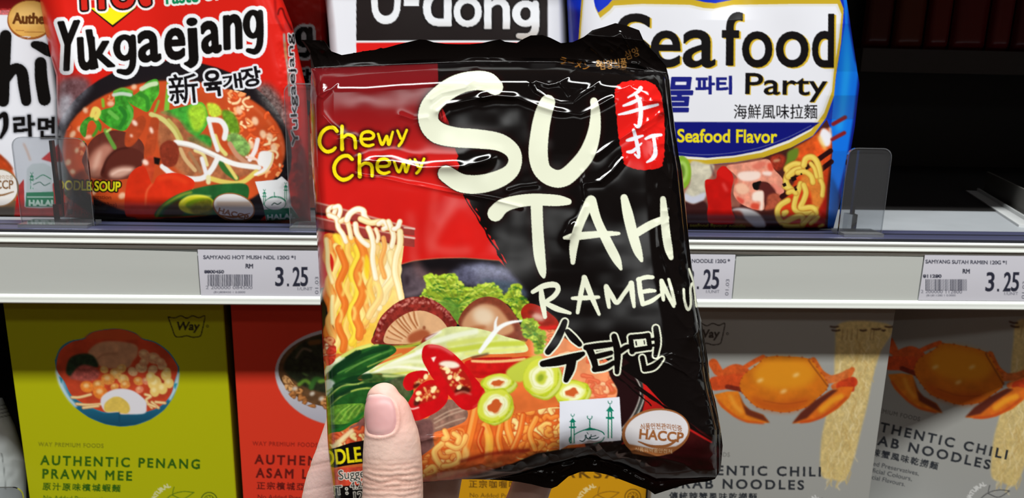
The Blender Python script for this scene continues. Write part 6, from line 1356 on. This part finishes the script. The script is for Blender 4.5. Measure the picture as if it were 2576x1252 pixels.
def h_held(px, py, s, t):
    lx = np.interp(py, [138, 260, 420, 640, 880, 1130, 1330], [783, 779, 785, 800, 812, 825, 846])
    rx = np.interp(py, [100, 200, 320, 430, 560, 700, 810, 960, 1080, 1180], [1640, 1684, 1698, 1716, 1729, 1745, 1765, 1786, 1813, 1813])
    ty = np.interp(px, [760, 850, 1000, 1200, 1400, 1550, 1700], [176, 172, 166, 158, 160, 172, 190])     # lower edge of the top seal
    by = np.interp(px, [840, 1000, 1100, 1300, 1440, 1480, 1560, 1650, 1800], [1330, 1240, 1205, 1175, 1140, 1130, 1150, 1190, 1180])
    dl, dr, dt, db = px - lx, rx - px, py - ty, by - py
    body = qround(dl / 34) * (0.30 * qround(dr / 16) + 0.70 * qround((dr - 10) / 95)) * qround((dt + 4) / 62) * qround((db + 20) / 110)
    h = 0.0165 * body
    flat = np.clip(np.minimum(np.minimum(dl / 60, dr / 60), np.minimum(dt / 60, db / 60)), 0, 1)
    h = h + flat * (0.0004 * np.sin(px / 75 + py / 160) * np.sin(py / 62 + 1.3 - px / 240) + 0.0010 * (fnoise(px, py, 130, 61, 1) - .5) + 0.00012 * (fnoise(px, py, 40, 71, 1) - .5))
    inside = np.clip(np.minimum(np.minimum(s, 1 - s) * 30, np.minimum(t, 1 - t) * 40), 0, 1)
    for P, a, w in CREASES:
        P = np.array(P, float)
        x0, y0 = np.min(P, 0) - 5 * w; x1, y1 = np.max(P, 0) + 5 * w
        m = (px > x0) & (px < x1) & (py > y0) & (py < y1)
        if not m.any(): continue
        d = seg_dist(px[m], py[m], P)
        h[m] = h[m] + 0.00060 * a * (.35 + 1.05 * noise(px[m], py[m], 38, 17 + int(P[0, 0]) % 50)) * np.exp(-np.abs(d / w) ** 1.4) * inside[m]
    # crumpled gusset on the right, crumpled foot and top corners
    cr = np.clip(1 - (dr - 10) / 70, 0, 1) * np.clip((py - 160) / 80, 0, 1)
    cr = np.maximum(cr, .45 * np.clip(1 - (db - 10) / 40, 0, 1) * np.clip((px - 1150) / 120, 0, 1))
    cr = np.maximum(cr, .25 * np.clip((px - 1420) / 140, 0, 1) * np.clip((230 - py) / 70, 0, 1))
    cr = np.maximum(cr, .3 * np.clip((850 - px) / 40, 0, 1) * np.clip((215 - py) / 40, 0, 1))
    h = h + cr * inside * (0.0016 * ridged(px, py, 75, 81) + 0.0007 * ridged(px, py, 34, 91) - .0006)
    # seal: fine crimp, gentle waves
    seal = np.clip(-dt / 14, 0, 1)
    h = h + seal * (0.0008 * np.sin(px / 52) + 0.0006 * np.sin(px / 23 + 1) * np.clip((px - 1240) / 200, .2, 1)) * np.clip(1 - t * 0, 0, 1)
    h = h + 0.0040 * np.clip(-dt / 60, 0, 1.3) ** 1.3
    return h
def film_mat(name, rough, ior=1.45):               # printed film: diffuse ink under a clear glossy skin
    m = bpy.data.materials.new(name); m.use_nodes = True
    nt = m.node_tree; nt.nodes.clear(); N = nt.nodes.new
    out, mx, d, g, fr, a = N('ShaderNodeOutputMaterial'), N('ShaderNodeMixShader'), N('ShaderNodeBsdfDiffuse'), N('ShaderNodeBsdfGlossy'), N('ShaderNodeFresnel'), N('ShaderNodeVertexColor')
    a.layer_name = 'Col'; g.distribution = 'BECKMANN'; g.inputs['Roughness'].default_value = rough; fr.inputs[0].default_value = ior
    L = nt.links.new
    L(a.outputs[0], d.inputs[0]); L(fr.outputs[0], mx.inputs[0]); L(d.outputs[0], mx.inputs[1]); L(g.outputs[0], mx.inputs[2]); L(mx.outputs[0], out.inputs[0])
    return m
held_film = film_mat('glossy_printed_film', 0.16)
pack = thing('noodle_packet', tuple(HP0), 'glossy black and red noodle packet held up in front of the shelf by the hand', 'noodle packet')
art = art_held()
STEP = 1.35
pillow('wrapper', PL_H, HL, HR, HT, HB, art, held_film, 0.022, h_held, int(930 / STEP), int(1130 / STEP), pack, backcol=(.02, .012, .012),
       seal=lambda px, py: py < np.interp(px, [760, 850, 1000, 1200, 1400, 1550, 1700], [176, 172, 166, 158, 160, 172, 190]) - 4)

# ---------------------------------------------------------------- the hand
hp = lambda px, py, off: PL_H.pt(np.asarray(px, float), np.asarray(py, float), np.asarray(off, float))
skin = mat('skin', None, rough=0.46, spec=0.4, bump=0.22, bscale=520, sss=0.12)
nail_m = mat('nail', None, rough=0.42, spec=0.4, sss=0.1)
def tube(mb, rings, n=28, flat=0.82, caps=True):
    """rings: (px, py, off, radius_m) along the limb; a closed tapering tube"""
    R_ = np.array(rings, float)
    C_ = np.array([hp(r[0], r[1], r[2]) for r in R_])
    k = 5
    q = np.hstack([C_, R_[:, 3:4]])
    p = spline(q, k)
    c, r = p[:, :3], p[:, 3]
    d = np.gradient(c, axis=0); d /= np.linalg.norm(d, axis=1)[:, None]
    view = -FV
    rows = []
    for i in range(len(c)):
        sx = np.cross(d[i], view); sx /= np.linalg.norm(sx); sy = np.cross(sx, d[i])
        a = np.linspace(0, 2 * np.pi, n, endpoint=False)
        rows.append(c[i] + r[i] * (np.cos(a)[:, None] * sx + flat * np.sin(a)[:, None] * sy))
    def dome(cc, dd, row, sgn):
        out = []
        for f in (0.35, 0.62, 0.82, 0.95, 1.0):
            out.append(cc + (row - cc) * math.sqrt(max(0.0004, 1 - f * f)) + dd * sgn * f * np.linalg.norm(row[0] - cc) * .9)
        return out
    if caps:
        rows = dome(c[0], d[0], rows[0], -1)[::-1] + rows + dome(c[-1], d[-1], rows[-1], 1)
    P = np.array(rows)
    mb.grid(P, wrap=True)
    n0 = len(P)
    base = mb.n - P.shape[0] * n
    for row, fl in ((0, 1), (n0 - 1, 0)):
        cen = P[row].mean(0)
        mb.v.append(cen[None]); mb.c.append(np.array([[.8, .8, .8]])); mb.n += 1
        ids = base + row * n + np.arange(n); nx_ = np.roll(ids, -1)
        T = np.stack([ids, nx_, np.full(n, mb.n - 1)], 1)
        mb.f.append(T if fl else T[:, ::-1]); mb.mi.append(np.zeros(n, int))
mb = MB()
mm = 0.001
# thumb: in front of the packet, nail towards the viewer
TH = [(963, 1000, .0255, 6.4), (968, 1020, .0262, 8.2), (976, 1045, .0266, 9.0), (981, 1070, .0268, 9.5), (985, 1100, .0268, 10.5), (987, 1150, .0266, 11.1), (988, 1200, .0264, 11.3), (988, 1252, .0262, 11.4), (984, 1330, .0250, 11.5), (974, 1430, .020, 12.6), (962, 1560, .006, 15.0), (960, 1700, -.014, 19.0), (985, 1850, -.032, 22.0)]
tube(mb, [(a, b, c, r * mm) for a, b, c, r in TH], 40, 0.80)
# index finger behind the left edge
tube(mb, [(a, b, c, r * mm) for a, b, c, r in [(940, 860, -.0255, 7.2), (915, 930, -.0255, 8.2), (885, 1020, -.0245, 9.0), (868, 1085, -.0250, 9.6), (850, 1150, -.0265, 10.4), (834, 1200, -.029, 10.8), (822, 1252, -.032, 11.0), (815, 1320, -.038, 11.2), (825, 1430, -.042, 12.0), (862, 1560, -.046, 13.0), (930, 1720, -.048, 15.0)]], 32, .92)
# middle, ring and little fingers
tube(mb, [(a, b, c, r * mm) for a, b, c, r in [(1155, 980, -.0305, 7.6), (1140, 1060, -.0312, 8.6), (1120, 1150, -.0312, 9.2), (1100, 1252, -.034, 9.6), (1072, 1380, -.042, 10.4), (1040, 1560, -.046, 12.0), (1020, 1740, -.048, 15.0)]], 28, .95)
tube(mb, [(a, b, c, r * mm) for a, b, c, r in [(1390, 1060, -.0300, 7.2), (1368, 1140, -.0305, 8.2), (1338, 1220, -.032, 8.8), (1310, 1290, -.038, 9.2), (1250, 1400, -.042, 10.0), (1180, 1560, -.046, 11.5), (1120, 1740, -.048, 14.5)]], 28, .95)
tube(mb, [(a, b, c, r * mm) for a, b, c, r in [(1500, 1335, -.036, 6.0), (1450, 1390, -.038, 7.0), (1380, 1470, -.042, 7.8), (1300, 1580, -.046, 9.0), (1220, 1720, -.048, 12.5)]], 28, .95)
# palm, wrist and forearm below the picture
tube(mb, [(a, b, c, r * mm) for a, b, c, r in [(1040, 1640, -.047, 20.0), (1060, 1740, -.046, 30.0), (1075, 1860, -.044, 34.0), (1080, 1990, -.040, 31.0), (1080, 2110, -.036, 26.0), (1080, 2240, -.030, 26.0), (1080, 2420, -.020, 29.0), (1080, 2620, -.006, 33.0), (1080, 2800, .008, 36.0)]], 40, .55)
tube(mb, [(a, b, c, r * mm) for a, b, c, r in [(960, 1660, -.046, 16.0), (1020, 1700, -.047, 16.0), (1110, 1720, -.047, 15.0), (1200, 1740, -.047, 13.0)]], 28, 1.0)
raw = mb.build('person', skin, None, True)
rm = raw.modifiers.new('join', 'REMESH'); rm.mode = 'VOXEL'; rm.voxel_size = 0.00062; rm.use_smooth_shade = True
sm = raw.modifiers.new('smooth', 'SMOOTH'); sm.factor = 0.5; sm.iterations = 14
bpy.context.view_layer.update()
em = bpy.data.meshes.new_from_object(raw.evaluated_get(bpy.context.evaluated_depsgraph_get()))
bpy.data.objects.remove(raw)
n = len(em.vertices); co = np.empty(n * 3); em.vertices.foreach_get('co', co); co = co.reshape(-1, 3)
no = np.empty(n * 3); em.vertices.foreach_get('normal', no); no = no.reshape(-1, 3)
qx, qy = proj(co)
off = (co - PL_H.p0) @ PL_H.n
thumb = np.clip((off - .0005) / .006, 0, 1)
front = np.clip(no @ PL_H.n * 2, 0, 1)
def bumpf(c, w): return np.exp(-((qy - c) / w) ** 2)
# knuckle folds across the thumb, finer lines above and below
wav = qy + 10 * (fnoise(qx, qy, 40, 101) - .5) + 0.0016 * (qx - 985) ** 2
fold = 0
for c, w, a in ((1172, 5, .5), (1186, 4, .8), (1199, 4, .9), (1211, 4.5, 1.0), (1224, 4, .9), (1237, 4.5, .9), (1250, 4, .6), (1160, 4, .3)):
    fold = fold - a * np.exp(-((wav - c + 9 * (fnoise(qx, qy * .3, 26, int(c)) - .5)) / w) ** 2) * (.45 + .8 * fnoise(qx, qy, 30, 7 + int(c)))
disp = 0.00050 * fold * thumb * front
disp = disp + 0.00030 * thumb * front * (bumpf(1205, 46) * .8)
disp = disp + 0.00010 * (fnoise(qx, qy, 12, 131) - .5) * thumb
# index finger creases on the visible side
ix = (1 - thumb) * (qx < 900)
for c, w, a in ((1168, 4, .8), (1176, 3, .5), (1128, 3.5, .35), (1136, 3, .3), (1228, 4, .3)): disp = disp - 0.00045 * a * ix * np.exp(-((qy + .18 * (qx - 800) + 5 * (fnoise(qx, qy, 22, 141) - .5) - c) / w) ** 2)
# fold of skin round the nail
NAIL = spline([(917, 1000), (940, 990), (968, 992), (987, 1006), (996, 1036), (997, 1066), (986, 1087), (962, 1095), (936, 1093), (923, 1083), (918, 1050)], 8, True)
dn = seg_dist(qx, qy, np.vstack([NAIL, NAIL[:1]]))
ins = np.zeros(n, bool); j = len(NAIL) - 1
for i in range(len(NAIL)):
    a, b = NAIL[i], NAIL[j]; j = i
    ins ^= ((a[1] > qy) != (b[1] > qy)) & (qx < (b[0] - a[0]) * (qy - a[1]) / (b[1] - a[1] + 1e-12) + a[0])
disp = disp + thumb * front * np.where(ins, -0.00035 * np.clip(dn / 4, 0, 1), 0.00045 * np.exp(-((dn - 5) / 4.5) ** 2) * np.clip((qy - 1000) / 30, 0, 1))
co = co + no * disp[:, None]
em.vertices.foreach_set('co', co.ravel())
base = np.array((206, 175, 162.)); C_ = np.tile(base, (n, 1))
C_ = C_ * (1 + .07 * (fnoise(qx, qy, 34, 151) - .5))[:, None]
def blend(m, col): 
    global C_
    C_ = C_ * (1 - m[:, None]) + np.array(col, float) * m[:, None]
blend(.55 * thumb * np.exp(-((qx - 1010) / 34) ** 2 - ((qy - 1030) / 70) ** 2), (206, 146, 134))
blend(.45 * thumb * np.exp(-(dn / 12) ** 2), (198, 146, 134))
blend(.35 * thumb * bumpf(1205, 50), (200, 162, 142))
blend(np.clip(-fold, 0, 1) * .35 * thumb * front, (176, 112, 96))
blend(.8 * ix, (242, 204, 196))  # index finger painted lighter, in place of light falling on it
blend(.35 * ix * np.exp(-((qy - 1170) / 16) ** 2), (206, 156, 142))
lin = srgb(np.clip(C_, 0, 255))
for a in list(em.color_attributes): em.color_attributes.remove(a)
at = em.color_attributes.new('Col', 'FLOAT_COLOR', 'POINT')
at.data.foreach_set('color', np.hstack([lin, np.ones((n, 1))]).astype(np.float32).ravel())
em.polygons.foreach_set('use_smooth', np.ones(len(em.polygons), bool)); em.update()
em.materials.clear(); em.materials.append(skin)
person = bpy.data.objects.new('person', em); scene.collection.objects.link(person)
tag(person, 'bare left hand with a short thumbnail, gripping the black and red noodle packet', 'person')
# thumbnail, laid on the skin
from mathutils.bvhtree import BVHTree
bvh = BVHTree.FromPolygons([tuple(v) for v in co], [tuple(p.vertices) for p in em.polygons])
cn = np.array((958, 1043.0)); m = MB()
rows = []; cols = []
prev = None
for f in np.linspace(0, 1, 15):
    row = []; cr = []
    for q in NAIL:
        x, y = cn + (q - cn) * f
        d = Vector(ray(x, y)).normalized(); hit = bvh.ray_cast(Vector(CAM), d)
        P = np.array(hit[0]) if hit[0] is not None else np.array(hp(x, y, .03))
        nn = np.array(hit[1]) if hit[1] is not None else PL_H.n
        lift = 0.00075 * (1 - f ** 8) + (0.0001 if f < 1 else -0.0002)
        row.append(P + nn * lift)
        c = np.array((194, 146, 144.)); tip = np.clip((1004 - y) / 10, 0, 1); c = c * (1 - tip) + np.array((206, 178, 172.)) * tip
        lun = math.exp(-((x - 955) / 22) ** 2 - ((y - 1086) / 9) ** 2) * .4; c = c * (1 - lun) + np.array((206, 172, 166.)) * lun
        cr.append(srgb(c))
    rows.append(row); cols.append(cr)
P = np.array(rows)
for _ in range(2): P[1:-1] = .5 * P[1:-1] + .25 * (np.roll(P, 1, 1)[1:-1] + np.roll(P, -1, 1)[1:-1])
m.grid(P, np.array(cols).reshape(-1, 3), wrap=True, flip=True)
tag(m.build('thumbnail', nail_m, person, True), 'short pink thumbnail')
